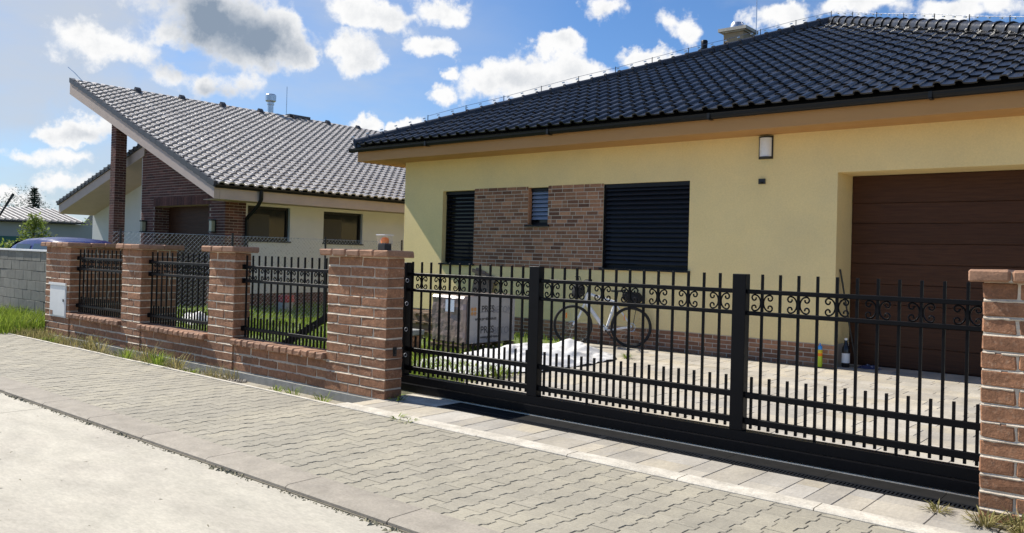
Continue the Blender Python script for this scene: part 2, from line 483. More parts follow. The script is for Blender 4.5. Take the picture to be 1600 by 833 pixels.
def cbox_data(sx, sy, sz, c, jit, seed):
    """chamfered block centred at the origin with uneven corners"""
    r = random.Random(seed); hx, hy, hz = sx / 2, sy / 2, sz / 2; vs = []; idx = {}
    for a in (-1, 1):
        for b in (-1, 1):
            for d in (-1, 1):
                k = c * r.uniform(.6, 1.5); j = [r.uniform(-jit, jit) for _ in range(3)]
                for ax in range(3):
                    p = [a * hx, b * hy, d * hz]
                    for o in range(3):
                        if o != ax: p[o] -= (a, b, d)[o] * k
                    p = [p[i] + j[i] for i in range(3)]
                    idx[(a, b, d, ax)] = len(vs); vs.append(tuple(p))
    fs = []
    for ax in range(3):
        o1, o2 = [i for i in range(3) if i != ax]
        for sgn in (-1, 1):
            q = []
            for s1, s2 in ((-1, -1), (1, -1), (1, 1), (-1, 1)):
                k = [0, 0, 0]; k[ax] = sgn; k[o1] = s1; k[o2] = s2; q.append(idx[(*k, ax)])
            fs.append(tuple(q))
        for s1 in (-1, 1):
            for s2 in (-1, 1):
                ka = [0, 0, 0]; ka[o1] = s1; ka[o2] = s2; kb = list(ka); ka[ax] = -1; kb[ax] = 1
                fs.append((idx[(*ka, o1)], idx[(*kb, o1)], idx[(*kb, o2)], idx[(*ka, o2)]))
    for a in (-1, 1):
        for b in (-1, 1):
            for d in (-1, 1):
                fs.append(tuple(idx[(a, b, d, x)] for x in range(3)))
    return vs, fs


def cbox(sx, sy, sz, m, c=.011, jit=.003, variants=4):
    key = (round(sx, 3), round(sy, 3), round(sz, 3), m, c, rng.randrange(variants))
    if key not in _cb:
        vs, fs = cbox_data(key[0], key[1], key[2], c, jit, hash(key[:3]) % 1000 + key[5] * 77)
        b = MB(); b.add(vs, fs); _cb[key] = b.mesh('block', m, smooth=False)
    return _cb[key]


def brick(parent, x0, x1, y0, y1, z0, z1, m='brick', name='brick', c=.011, jit=.003, variants=4):
    return put(name, cbox(x1 - x0, y1 - y0, z1 - z0, m, c, jit, variants), parent, ((x0 + x1) / 2, (y0 + y1) / 2, (z0 + z1) / 2))


# ------------------------------------------------------------------ ground
GZ = -0.16
MB().add([(-700, -300, GZ), (500, -300, GZ), (500, 900, GZ), (-700, 900, GZ)], [(0, 1, 2, 3)]).build('ground', 'earth', fix=False, kind='structure')
road = structure('road', (0, -8, -0.05))
for x0, x1 in ((-60, -15.0), (-14.99, -8.906), (-8.894, -3.69), (-3.678, 2.4), (2.41, 30)):
    MB().box(x0, x1, -22, 3.358, -.20, -.035).build('concrete_slab', 'road', road)
MB().box(-60, 30, -22, 3.35, -.24, -.052).build('slab_joint', 'joint', road)

kerb = structure('kerb', (-6, 3.5, 0))
x = -24.66
while x < 3:
    b = MB(); z = 0.004
    prof = [(3.37, -.2), (3.372, -.012), (3.395, z - .002), (3.672, z), (3.672, -.2)]
    k = len(prof); dx = rng.uniform(-.003, .003)
    b.prism([(x + .004, p[0] + dx, p[1]) for p in prof], (0, 0, 0), (1.036, 0, 0))
    b.build('kerb_stone', 'kerb', kerb)
    x += 1.044
MB().box(-24.6, 3, 3.36, 3.68, -.22, -.03).build('kerb_bed', 'joint', kerb)
# sand and moss washed into the gap between road slab and kerb
b = MB(); r2 = random.Random(3)
for i in range(1700):
    X = -24 + 25 * r2.random() ** .8; Y = 3.345 + r2.gauss(0, .014); s = r2.uniform(.006, .02) * (1.6 if math.sin(X * 3.1) + math.sin(X * 7.7) > .9 else .8)
    a = r2.random() * 6.28
    b.add([(X + s * math.cos(a), Y + s * math.sin(a), -.037), (X + s * math.cos(a + 2), Y + s * math.sin(a + 2), -.037), (X + s * math.cos(a + 4.2), Y + s * math.sin(a + 4.2), -.037), (X, Y, -.035 + s * .6)],
          [(0, 1, 3), (1, 2, 3), (2, 0, 3)])
b.build('moss', 'moss', kind='stuff', fix=False)

# pavement: I-shaped interlocking pavers, 0.2 m long across the walk, columns 0.158 m apart
pav = structure('pavement', (-6, 4.5, 0))
MB().add([(-30, 3.66, -.0048), (3, 3.66, -.0048), (3, 5.46, -.0048), (-30, 5.46, -.0048)], [(0, 1, 2, 3)]).build('joint_bed', 'joint', pav, fix=False)
PW, PL, PA, PG = .158, .2, .0138, .0046


def paver_poly(y0, y1):
    """outline of the paver piece between y0 and y1 (local, centre at 0), PL long"""
    def w(y):
        t = abs(y) / (PL / 2)
        return PW / 2 + (PA if t > .58 else -PA if t < .42 else PA * (t - .5) / .08) - PG / 2
    ys = sorted({y0, y1, *[v for q in (.42, .58) for v in (q * PL / 2, -q * PL / 2) if y0 < v < y1]})
    e = .0034
    ys[0] += e; ys[-1] -= e
    return [(w(y), y) for y in ys] + [(-w(y), y) for y in reversed(ys)]


_pm = {}


def paver_mesh(y0, y1, k):
    key = (round(y0, 3), round(y1, 3), k)
    if key not in _pm:
        poly = paver_poly(*key[:2]); n = len(poly); r = random.Random(k * 31 + 5)
        cx, cy = 0, (y0 + y1) / 2
        inner = [(cx + (p[0] - cx) * .955, cy + (p[1] - cy) * .965) for p in poly]
        t = [r.uniform(-.0014, .0014) for _ in range(3)]
        zt = lambda p: t[0] + t[1] * p[0] * 8 + t[2] * p[1] * 8
        vs = [(p[0], p[1], -.03) for p in poly] + [(p[0], p[1], -.0026 + zt(p)) for p in poly] + [(p[0], p[1], zt(p)) for p in inner]
        fs = [(i, (i + 1) % n, n + (i + 1) % n, n + i) for i in range(n)] + [(n + i, n + (i + 1) % n, 2 * n + (i + 1) % n, 2 * n + i) for i in range(n)] + [tuple(range(2 * n, 3 * n))]
        b = MB(); b.add(vs, fs); _pm[key] = (b, b.mesh('paver', 'paver'))
    return _pm[key]


Y0, Y1 = 3.676, 5.44
plist = []
ncol = int((1.5 + 19.5) / PW)
for ci in range(ncol):
    X = 1.2 - ci * PW; off = (PL / 2 if ci % 2 else 0)
    y = Y0 - PL + off
    while y < Y1:
        a, bb = max(y, Y0), min(y + PL, Y1); yc = y + PL / 2
        if bb - a > .03:
            plist.append((X, yc, round(a - yc, 3), round(bb - yc, 3)))
        y += PL


def in_view(p, m=40):
    d = Vector(p) - EYEV; z = d.dot(CF)
    if z < .3: return 0
    x = 800 + F * d.dot(CR) / z; y = CY - F * d.dot(CU) / z
    return 1 / z if (-m < x < 1600 + m and -m < y < 833 + m) else 0


plist.sort(key=lambda q: -in_view((q[0], q[1], 0), 10))
rest = MB()
for i, (X, Y, a, bb) in enumerate(plist):
    bmb, me = paver_mesh(a, bb, rng.randrange(5))
    if i < 300 and in_view((X, Y, 0), 10):
        put('paver', me, pav, (X, Y, rng.uniform(-.0015, .0015)))
    else:
        dz = rng.uniform(-.0015, .0015)
        rest.add([(p[0] + X, p[1] + Y, p[2] + dz) for p in bmb.v], bmb.f)
rest.build('paver_field', 'paver', pav, kind='stuff')

# pale edging along the back of the pavement
ed = structure('edging', (-6, 5.5, 0))
xs = [-16.4 + i * 1.0 for i in range(10)]
for x in xs:
    MB().box(x, min(x + .994, -6.96), 5.445, 5.495, -.15, .006 + rng.uniform(-.003, .003)).build('edging_stone', 'edging', ed)
x = -6.955
while x < 1:
    b = MB(); dz = rng.uniform(-.002, .002)
    b.prism([(x, 5.444, -.15), (x, 5.444, .004 + dz), (x, 5.456, .016 + dz), (x, 5.610, .016 + dz), (x, 5.618, .008 + dz), (x, 5.618, -.15)], (0, 0, 0), (.993, 0, 0))
    b.build('edging_stone', 'edging', ed); x += 1.0
MB().box(-30, -6.96, 5.496, 6.05, -.25, -.10).build('soil_strip', 'soil', kind='structure')
MB().box(-40, -16.1, 5.2, 6.9, -.2, -.03).build('grass_verge', 'soil', kind='structure')

# apron between pavement and gate
dr = structure('driveway', (-4, 9, 0))
MB().box(-6.955, 4, 5.618, 6.19, -.15, -.008).build('slab_bed', 'joint', dr)


def slab(x0, x1, y0, y1, dz=0.0):
    g = .0035
    return brick(dr, x0 + g / 2, x1 - g / 2, y0 + g / 2, y1 - g / 2, -.06 + dz, .004 + dz, 'slab', 'paving_slab', .004, .0006, 3)


x = -6.95
while x < .5:
    w = rng.choice((.19, .285, .38, .19, .38)); y = 5.62
    cuts = rng.choice(([.57], [.38, .19], [.19, .38], [.285, .285], [.38, .19]))
    for c in cuts:
        slab(x, x + w, y, min(y + c, 6.187), rng.uniform(-.0012, .0012)); y += c
    x += w
# linear drain: frame, slotted grate bars
dn = thing('drain_channel', 'dark slotted drain channel set in front of the black gate', 'drain', (-3.5, 6.26, 0))
MB().box(-6.2, .3, 6.192, 6.325, -.15, -.05).build('trough', 'under', dn)
MB().box(-6.2, .3, 6.192, 6.217, -.05, .006).box(-6.2, .3, 6.300, 6.325, -.05, .006).build('frame', 'anth', dn)
gbar = MB().box(-.0075, .0075, -.0415, .0415, -.03, .004).mesh('grate_bar', 'anth')
gb = MB()
for i in range(230):
    X = -6.19 + i * .0282
    if i % 36 == 0:
        gb.box(X - .02, X + .03, 6.217, 6.30, -.03, .0035)
    gb.add([(p[0] + X, 6.2585 + p[1], p[2]) for p in [v.co for v in gbar.vertices]], [tuple(f.vertices) for f in gbar.polygons])
gb.build('grate', 'anth', dn)['kind'] = 'stuff'
MB().box(-6.955, -6.21, 6.19, 6.55, -.15, .003).build('concrete_patch', 'edging', dr)
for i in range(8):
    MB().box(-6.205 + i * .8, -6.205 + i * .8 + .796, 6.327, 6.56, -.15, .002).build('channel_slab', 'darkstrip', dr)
MB().box(-7.3, .8, 6.562, 6.585, -.15, .012).build('track_curb', 'edging', dr)

# driveway slabs inside: mixed sizes laid along Y in courses
MB().box(-9.2, 5, 6.585, 13.9, -.15, -.012).build('slab_bed', 'joint', dr)
cells = []
y = 6.60; row = 0
while y < 13.75:
    h = (.285, .19, .285, .38)[row % 4]; x = -6.9 - rng.random() * .3 if y < 8.2 else -8.9 - rng.random() * .3
    while x < 4.3:
        w = rng.choice((.38, .57, .57)); cells.append((x, x + w, y, min(y + h, 13.78))); x += w
    y += h; row += 1
cells = [c for c in cells if not (c[3] > 13.06 and not (-4.40 < (c[0] + c[1]) / 2 < 1.6))]
cells = [(max(c[0], -4.44) if c[3] > 13.06 else c[0], c[1], c[2], c[3]) for c in cells]
cells.sort(key=lambda c: -in_view(((c[0] + c[1]) / 2, c[2], 0), 0))
sb = MB()
for i, c in enumerate(cells):
    if i < 262 and in_view(((c[0] + c[1]) / 2, c[2], 0), 0):
        slab(*c, dz=rng.uniform(-.001, .001))
    else:
        vs, fs = cbox_data(c[1] - c[0] - .0035, c[3] - c[2] - .0035, .064, .004, .0006, 5)
        sb.add([(p[0] + (c[0] + c[1]) / 2, p[1] + (c[2] + c[3]) / 2, p[2] - .028) for p in vs], fs)
sb.build('paving_field', 'slab', dr, kind='stuff')
MB().box(-15.9, -8.0, 6.58, 13.1, -.2, -.03).build('lawn', 'lawn', kind='structure')
MB().box(-15.9, -6.9, 6.3, 8.3, -.2, -.028).build('lawn', 'lawn', kind='structure')
MB().box(-21, -15.9, 7.2, 30, -.2, -.035).build('lawn', 'lawn', kind='structure')

# ------------------------------------------------------------------ brick fence
FY = 6.02
CH = .1111


def row_splits(x0, x1, odd, full=.412):
    w = x1 - x0; s = [x0]
    p = x0 + (full * .49 if odd else full)
    while p < x1 - .08:
        s.append(p); p += full
    s.append(x1)
    return s


def ledges(parent, x0, x1, y, zs):
    """mortar smeared on the upper edge of every course, uneven along its length"""
    b = MB()
    for z in zs:
        n = max(2, int((x1 - x0) / .035)); o = len(b.v); keep = []
        for i in range(n + 1):
            x = x0 + (x1 - x0) * i / n; k = rng.uniform(.35, 1.25)
            b.v += [(x, y + .002, z - .009 * k - .003), (x, y - .0038 * min(1, k) + .001, z - .002 * k), (x, y + .006, z + .0075)]
            keep.append(rng.random() > .08)
        for i in range(n):
            if keep[i]: b.f += [(o + 3 * i, o + 3 * i + 3, o + 3 * i + 4, o + 3 * i + 1), (o + 3 * i + 1, o + 3 * i + 4, o + 3 * i + 5, o + 3 * i + 2)]
    return b.build('mortar_smear', 'mortar', parent, smooth=False, fix=False, kind='stuff')


def pillar(label, x0, x1, depth, zb=0.0, group=None, joints=None):
    t = thing('brick_pillar', label, 'pillar', ((x0 + x1) / 2, FY + depth / 2, zb), group)
    g = .0052
    zt = zb + 14 * CH
    MB().box(x0 + .0075, x1 - .0075, FY + .0075, FY + depth - .0075, zb - .12, zt + .002).build('mortar_core', 'mortar', t)
    for r in range(14):
        z0, z1 = zb + r * CH + g, zb + (r + 1) * CH - g
        odd = r % 2
        s = row_splits(x0, x1, odd)
        d1 = min(depth, .25)
        for a, b in zip(s, s[1:]):
            j = rng.uniform(-.003, .003)
            brick(t, a + (g if a > x0 else 0), b - (g if b < x1 else 0), FY + j, FY + d1, z0, z1, c=.0085, jit=.0042, variants=7)
        if depth > .3:      # side bricks of the deep pillars
            s = row_splits(FY + d1, FY + depth, odd, .412)
            for a, b in zip(s, s[1:]):
                j = rng.uniform(-.003, .003)
                brick(t, x1 - .2, x1 + j, a + g, b - (g if b < FY + depth else 0), z0, z1, c=.0085, jit=.0042, variants=7)
    ledges(t, x0 + .006, x1 - .006, FY, [zb + (r + 1) * CH - g for r in range(13)])
    # cap of header blocks, overhanging
    oh = .075; X0, X1 = x0 - oh - .02, x1 + oh; n = max(2, round((X1 - X0) / .235)); w = (X1 - X0) / n
    if joints: X0 = x0 - oh; n, w = 5, .242
    for i in range(n):
        j = rng.uniform(-.004, .004)
        brick(t, X0 + i * w + .004, X0 + (i + 1) * w - .004, FY - oh + j, FY + min(depth, .25) + oh, zt + .003, zt + .080 + rng.uniform(-.002, .002), 'capbrick', 'cap_stone', .013, .003)
    if depth > .3:
        nn = max(1, round((depth - .25) / .24)); w2 = (depth - .25) / nn
        for i in range(nn):
            y0 = FY + .25 + oh + i * w2
            brick(t, x1 + oh - .3, x1 + oh + rng.uniform(-.004, .004), y0 + .003, y0 + w2 - .003, zt + .003, zt + .080, 'capbrick', 'cap_stone', .013, .003)
            brick(t, x0 - oh, x1 + oh - .306, y0 + .003, y0 + w2 - .003, zt + .003, zt + .080, 'capbrick', 'cap_stone', .013, .003)
    MB().box(X0 + .02, X0 + n * w - .02, FY - oh + .02, FY + min(depth, .25) + oh - .02, zt + .004, zt + .07).build('cap_mortar', 'mortar', t)
    return t


pillar('wide end brick pillar with the white meter cabinet in its face', -16.10, -15.07, .95)
pillar('narrow brick pillar beside the end pillar with the meter cabinet', -13.115, -12.48, .58)
pillar('narrow brick pillar next to the wide pillar carrying the warning beacon', -10.52, -9.88, .25)
pillar('wide brick gate pillar with an orange warning beacon on its cap', -7.885, -6.84, .25)
pillar('brick gate pillar at the closing end of the black gate, grass at its foot', -1.115, -.07, .25, -.03, joints=True)


def low_wall(label, x0, x1):
    t = thing('low_brick_wall', label, 'wall', ((x0 + x1) / 2, FY + .12, 0), 'low walls between the fence pillars')
    g = .0052
    MB().box(x0 + .001, x1 - .001, FY + .021, FY + .2, -.12, .335).build('mortar_core', 'mortar', t)
    for r in range(3):
        s = row_splits(x0 + .004, x1 - .004, r % 2, .40)
        for a, b in zip(s, s[1:]):
            j = rng.uniform(-.003, .003)
            brick(t, a + g, b - g, FY + .014 + j, FY + .2, r * CH + g, (r + 1) * CH - g, c=.0085, jit=.0042, variants=7)
    ledges(t, x0 + .006, x1 - .006, FY + .014, [(r + 1) * CH - g for r in range(2)])
    n = 14; w = (x1 - x0 - .002) / n
    for i in range(n):
        j = rng.uniform(-.005, .005)
        brick(t, x0 + .001 + i * w + .003, x0 + .001 + (i + 1) * w - .003, FY - .055 + j, FY + .25, .338, .418 + rng.uniform(-.003, .003), 'capbrick', 'sill_block', .014, .004)
    MB().box(x0 + .01, x1 - .01, FY - .03, FY + .24, .336, .408).build('sill_mortar', 'mortar', t)
    return t


low_wall('low brick wall and sill beside the meter cabinet pillar', -15.068, -13.117)
low_wall('low brick wall and sill between the two narrow pillars', -12.478, -10.522)
low_wall('low brick wall and sill beside the beacon pillar', -9.878, -7.887)
MB().box(-16.1, -6.9, 5.985, 6.24, -.3, -.004).build('wall_footing', 'foot', kind='structure')


# ------------------------------------------------------------------ scrolls, panels, gate
def scroll_mesh(side, m='black'):
    """C scroll bulging towards the bar it touches; side=+1 lies to the right of the bar"""
    pts = []
    h, w = .073, .078
    # back of the C near the bar at x=.012, tips curl away
    for i in range(13):
        a = math.radians(100 + i * 160 / 12)
        pts.append((.012 + .052 + .052 * math.cos(a), .0 + h * .93 * math.sin(a)))
    def curl(sgn):
        c = []
        cx, cz, R0 = .066, sgn * .040, .0285
        for i in range(11):
            t = i / 10; a = math.radians(95 - 300 * t); R = R0 * (1 - .55 * t)
            c.append((cx + R * math.cos(a) * .95, cz + sgn * R * math.sin(a)))
        return c
    top = curl(1); bot = curl(-1)
    path = list(reversed(top)) + pts[1:-1] + bot
    b = MB(); b.tube([(side * p[0], 0, p[1]) for p in path], .0074, 5)
    return b.mesh('scroll', m, smooth='all')


SCR = {1: scroll_mesh(1), -1: scroll_mesh(-1)}
_bm = {}


def vbar(parent, x, y, z0, z1, w=.02, m='black'):
    key = (round(z1 - z0, 3), w)
    if key not in _bm:
        h = key[0] / 2
        b = MB(); vs, fs = cbox_data(w, w, 2 * h, .0018, 0, 1); b.add(vs, fs); _bm[key] = b.mesh('bar', m)
    return put('bar', _bm[key], parent, (x, y, (z0 + z1) / 2))


def rail(parent, x0, x1, y, z0, z1, d=.03):
    vs, fs = cbox_data(x1 - x0, d, z1 - z0, .003, 0, 2)
    return MB().add(vs, fs).build('rail', 'black', parent, loc=((x0 + x1) / 2, y, (z0 + z1) / 2))


def fence_panel(label, x0, x1):
    y = FY + .14
    t = thing('fence_panel', label, 'fence', ((x0 + x1) / 2, y, .42), 'black scroll panels between the brick pillars')
    for z0, z1 in ((1.348, 1.388), (1.165, 1.203), (.528, .570)):
        rail(t, x0 + .003, x1 - .003, y - .004, z0, z1, .034)
    n = round((x1 - x0 - .14) / .1475); p = (x1 - x0 - .14) / n
    for i in range(n + 1):
        x = x0 + .07 + i * p
        vbar(t, x, y, .435, 1.523)
        if i < n: vbar(t, x + p / 2, y, .435, .705)
        if i % 2 == 1:
            for s in (1, -1): put('scroll', SCR[s], t, (x, y, 1.2755))
    for z in (1.368, 1.184, .55):
        for x in (x0, x1):
            s = 1 if x == x0 else -1
            MB().box(x + s * .0005, x + s * .05, y - .028, y + .028, z - .032, z + .032).build('bracket', 'black', t)
    return t


fence_panel('black scroll fence panel beside the meter cabinet pillar', -15.07, -13.118)
fence_panel('black scroll fence panel between the two narrow pillars', -12.48, -10.524)
fence_panel('black scroll fence panel beside the beacon pillar', -9.88, -7.890)

GY = 6.66
gt = thing('sliding_gate', 'long black metal sliding gate with scrolls and square bars', 'gate', (-4.2, GY, .0))
MB().box(-10.05, -.9, GY - .10, GY + .0, .022, .100).build('guide_rail', 'black', gt)
MB().box(-10.05, -.9, GY - .045, GY + .06, .104, .186).build('bottom_beam', 'black', gt)
for X0, X1, z1 in ((-7.285, -7.19, 1.50), (-5.343, -5.213, 1.51), (-3.113, -2.993, 1.51), (-1.10, -.99, 1.50)):
    vs, fs = cbox_data(X1 - X0, .09, z1 - .187, .004, 0, 1)
    MB().add(vs, fs).build('post', 'black', gt, loc=((X0 + X1) / 2, GY, (z1 + .187) / 2))
secs = [(-7.19, -5.343, -7.127, .1515, 12, 1), (-5.213, -3.113, -5.075, .1523, 13, 0), (-2.993, -1.10, -2.864, .1540, 12, 0)]
for X0, X1, s, p, n, sc0 in secs:
    for z0, z1 in ((1.345, 1.382), (1.163, 1.198), (.462, .512), (.243, .296)):
        rail(gt, X0 + .002, X1 - .002, GY - .004, z0, z1, .036)
    for i in range(n):
        x = s + i * p
        if x > X1 - .03: continue
        long_ = i in (3, 7) if sc0 == 0 else i in (2, 6)
        vbar(gt, x, GY, .188 if long_ else .208, 1.511, .021)
        if i < n - 1 or x + p / 2 < X1 - .04: vbar(gt, x + p / 2, GY, .208, .644, .021)
        if i == 0 and s - p / 2 > X0 + .03: vbar(gt, x - p / 2, GY, .208, .644, .021)
        if i % 2 == sc0:
            for sd in (1, -1): put('scroll', SCR[sd], gt, (x, GY, 1.2715))
MB().bar((-9.95, GY + .02, .19), (-7.285, GY + .02, 1.42), .05, .085).build('tail_brace', 'black', gt)
for z in (1.29, 1.02, .72, .42):
    MB().tube([(-7.165, GY - .05 + .022 * math.cos(a), z + .022 * math.sin(a)) for a in [2 * math.pi * i / 14 for i in range(14)]], .004, 5, closed=True).build('roller_ring', 'oldcup', gt, smooth='all')
# beacon on the wide pillar, photocell in its side, cabinet in the end pillar
bc = thing('warning_beacon', 'small orange warning beacon with clear cover on the gate pillar', 'beacon', (-7.0, 6.12, 1.636))
MB().box(-7.072, -6.962, 6.07, 6.17, 1.636, 1.712).build('base', 'lampblack', bc)
MB().lathe([(.0, 0), (.045, 0), (.047, .035), (.036, .062), (.0, .07)], (-7.017, 6.12, 1.713), 14).build('bulb', 'orange', bc, smooth=True)
b = MB()
b.box(-7.085, -7.080, 6.06, 6.18, 1.70, 1.80).box(-6.954, -6.949, 6.06, 6.18, 1.70, 1.80).box(-7.08, -6.954, 6.058, 6.063, 1.70, 1.80).box(-7.08, -6.954, 6.177, 6.182, 1.70, 1.80)
b.build('cover', 'clear', bc)
MB().box(-7.09, -6.944, 6.052, 6.188, 1.801, 1.810).build('lid', 'opal', bc)
pc = thing('photocell', 'small black photocell in the side of the beacon pillar', 'sensor', (-6.835, 6.16, .5))
MB().box(-6.838, -6.822, 6.12, 6.165, .475, .57).build('housing', 'lampblack', pc)
MB().box(-6.8225, -6.819, 6.13, 6.155, .50, .55).build('lens', 'glass', pc)
cb = thing('meter_cabinet', 'white meter cabinet door let into the end pillar', 'cabinet', (-15.5, FY, .32))
MB().box(-15.86, -15.17, FY - .012, FY - .006, .325, .905).build('frame', 'white', cb)
dr_ = MB().box(-15.83, -15.20, FY - .022, FY - .0125, .35, .865).build('door', 'white', cb)
MB().box(-15.87, -15.16, FY - .035, FY - .013, .885, .925).build('hood', 'white', cb)
MB().box(-15.27, -15.235, FY - .031, FY - .0225, .60, .645).build('lock', 'lampblack', cb)
MB().box(-15.81, -15.70, FY - .0255, FY - .0225, .355, .43).build('sticker', 'capbrick', cb)

# ------------------------------------------------------------------ main house
YW = 13.1
XL, XR = -14.36, .02
hs = thing('yellow_bungalow', 'yellow bungalow with black tiled hip roof and brown garage door', 'house', (-7.2, 20, 0))
openings = [(-13.11, -12.145, 1.40, 3.0), (-10.655, -10.14, 2.235, 3.0), (-8.81, -7.005, 1.42, 3.008), (-4.455, -1.2, -1, 3.04)]


def wall_y(parent, name, m, x0, x1, z0, z1, y0, y1, ops, reveal):
    xs = sorted({x0, x1, *[o[0] for o in ops], *[o[1] for o in ops]}); zs = sorted({z0, z1, *[max(z0, o[2]) for o in ops], *[o[3] for o in ops]})
    b = MB()
    for a, c in zip(xs, xs[1:]):
        for e, f in zip(zs, zs[1:]):
            mx, mz = (a + c) / 2, (e + f) / 2
            if any(o[0] < mx < o[1] and o[2] < mz < o[3] for o in ops): continue
            b.add([(a, y0, e), (c, y0, e), (c, y0, f), (a, y0, f)], [(0, 1, 2, 3)])
    for o in ops:
        a, c, e, f = o[0], o[1], max(z0, o[2]), o[3]
        b.add([(a, y0, e), (a, reveal, e), (a, reveal, f), (a, y0, f)], [(3, 2, 1, 0)])
        b.add([(c, y0, e), (c, reveal, e), (c, reveal, f), (c, y0, f)], [(0, 1, 2, 3)])
        b.add([(a, y0, f), (a, reveal, f), (c, reveal, f), (c, y0, f)], [(0, 1, 2, 3)])
        if o[2] > z0: b.add([(a, y0, e), (a, reveal, e), (c, reveal, e), (c, y0, e)], [(3, 2, 1, 0)])
    return b.build(name, m, parent, fix=False)


wall_y(hs, 'front_wall', 'yellow', XL, XR, .352, 3.76, YW, None, [openings[0], openings[1], openings[2], (-4.455, -1.2, -1, 3.04)], YW + .72)
MB().box(XL, -4.455, YW + .02, YW + .10, -.15, .352).box(-1.2, XR, YW + .02, YW + .10, -.15, .352).build('plinth_core', 'hmortar', hs)
MB().box(XL, XL + .1, YW + .001, 27.6, .352, 3.76).build('side_wall', 'yellow', hs)
MB().box(XR - .1, XR, YW + .001, 27.6, -.1, 3.76).build('side_wall', 'yellow', hs)
MB().box(XL, XR, 27.5, 27.6, -.1, 3.76).build('back_wall', 'yellow', hs)
MB().box(XL + .1, XR - .1, YW + .73, YW + .78, -.1, 3.74).build('inner_wall', 'under', hs)
# garage door
gd = MB().box(-4.454, -1.2, YW + .716, YW + .729, .0, 3.04).build('garage_door', 'garage', hs)
zz = [.02, .347, .668, .989, 1.31, 1.6315, 1.953, 2.274, 2.596, 3.037]
for a, c in zip(zz, zz[1:]):
    vs, fs = cbox_data(3.24, .022, c - a - .005, .005, 0, 3)
    MB().add(vs, fs).build('door_panel', 'garage', gd, loc=(-2.828, YW + .704, (a + c) / 2))
# brick cladding between the windows and along the plinth
BP, BL = .0755, .262
cl = MB().box(-12.143, -8.812, YW - .004, YW - .0005, 1.372, 2.234).box(-12.143, -10.657, YW - .004, YW - .0005, 2.234, 2.998).box(-10.138, -8.812, YW - .004, YW - .0005, 2.234, 2.998).build('brick_cladding', 'hmortar', hs)
r = 0; z = 1.374
while z < 2.96:
    z1 = z + .0615
    x = -12.141 - (0, .13, .06, .19)[r % 4]
    while x < -8.815:
        a, c = max(x, -12.141), min(x + BL - .014, -8.814)
        if rng.random() < .16: c = min(x + BL * .5 - .014, -8.814); x -= BL * .5
        segs = [(a, c)]
        if z1 > 2.235 and c > -10.66 and a < -10.135:
            segs = [(a, min(c, -10.657))] if a < -10.657 else []
            if c > -10.138: segs.append((max(a, -10.138), c))
        for p, q in segs:
            if q - p > .03: brick(cl, p, q, YW - .0085 + rng.uniform(-.001, .001), YW - .001, z, z1, 'hbrick', c=.002, jit=.0007, variants=3)
        x += BL
    z += BP; r += 1
pl = MB().box(XL - .004, -4.45, YW + .008, YW + .0195, -.1, .350).box(-4.463, -4.451, YW + .01, YW + .70, -.1, .350).build('brick_plinth', 'hmortar', hs)
for r in range(5):
    z0 = -.018 + r * .0735; x = XL - (.0, .13)[r % 2]
    while x < -4.46:
        a, c = max(x, XL), min(x + BL - .014, -4.452)
        if c - a > .03: brick(pl, a, c, YW + .004 + rng.uniform(-.001, .001), YW + .012, z0, z0 + .060, 'hbrick', c=.002, jit=.0007, variants=3)
        x += BL


def blind_window(x0, x1, z0, z1, pitch, slat, gap, tilt, yb, sill=True):
    w = MB().box(x0 + .002, x1 - .002, yb + .075, yb + .085, z0 + .002, z1 - .002).build('window', 'glass', hs)
    f = MB()
    for a, c, e, g in ((x0 + .002, x0 + .062, z0 + .002, z1 - .002), (x1 - .062, x1 - .002, z0 + .002, z1 - .002), (x0 + .062, x1 - .062, z0 + .002, z0 + .062), (x0 + .062, x1 - .062, z1 - .062, z1 - .002)):
        f.box(a, c, yb + .035, yb + .074, e, g)
    f.build('frame', 'anth', w)
    for x in (x0 + .004, x1 - .026):
        MB().box(x, x + .022, yb - .012, yb + .02, z0 + .03, z1 - .005).build('guide_rail', 'anth', w)
    MB().box(x0 + .004, x1 - .004, yb - .035, yb + .034, z1 - .075, z1 - .003).build('blind_box', 'anth', w)
    n = int((z1 - z0 - .11) / pitch)
    c, s = math.cos(tilt), math.sin(tilt); hw = .043
    pr = [(-hw, 0), (-hw * .4, .006), (hw * .4, .006), (hw, 0), (hw * .4, .0045), (-hw * .4, .0045)]
    prof = [(p[0] * c - p[1] * s, p[0] * s + p[1] * c) for p in pr]
    me = MB().prism([(x0 + .028 - (x0 + x1) / 2, p[0], p[1]) for p in prof], (0, 0, 0), (x1 - x0 - .056, 0, 0)).mesh('blind_slat', slat)
    for i in range(n):
        put('blind_slat', me, w, ((x0 + x1) / 2, yb + .004, z1 - .10 - i * pitch))
    if sill:
        MB().box(x0 - .045, x1 + .045, YW - .055, yb + .03, z0 - .032, z0 + .001).build('sill', 'anth', w)
    return w


wa = blind_window(-13.11, -12.145, 1.40, 3.0, .085, 'slat', 0, math.radians(30), YW + .13)
wb = blind_window(-10.655, -10.14, 2.235, 3.0, .085, 'bslat', 0, math.radians(60), YW + .11)
wc = blind_window(-8.81, -7.005, 1.42, 3.008, .085, 'slat', 0, math.radians(58), YW + .06)

MB().box(-8.809, -8.795, YW + .0005, YW + .075, 1.421, 3.006).build('jamb_liner', 'anth', wc)
MB().box(-10.654, -10.640, YW - .004, YW + .10, 2.2365, 2.998).build('jamb_liner', 'hbrick', wb)
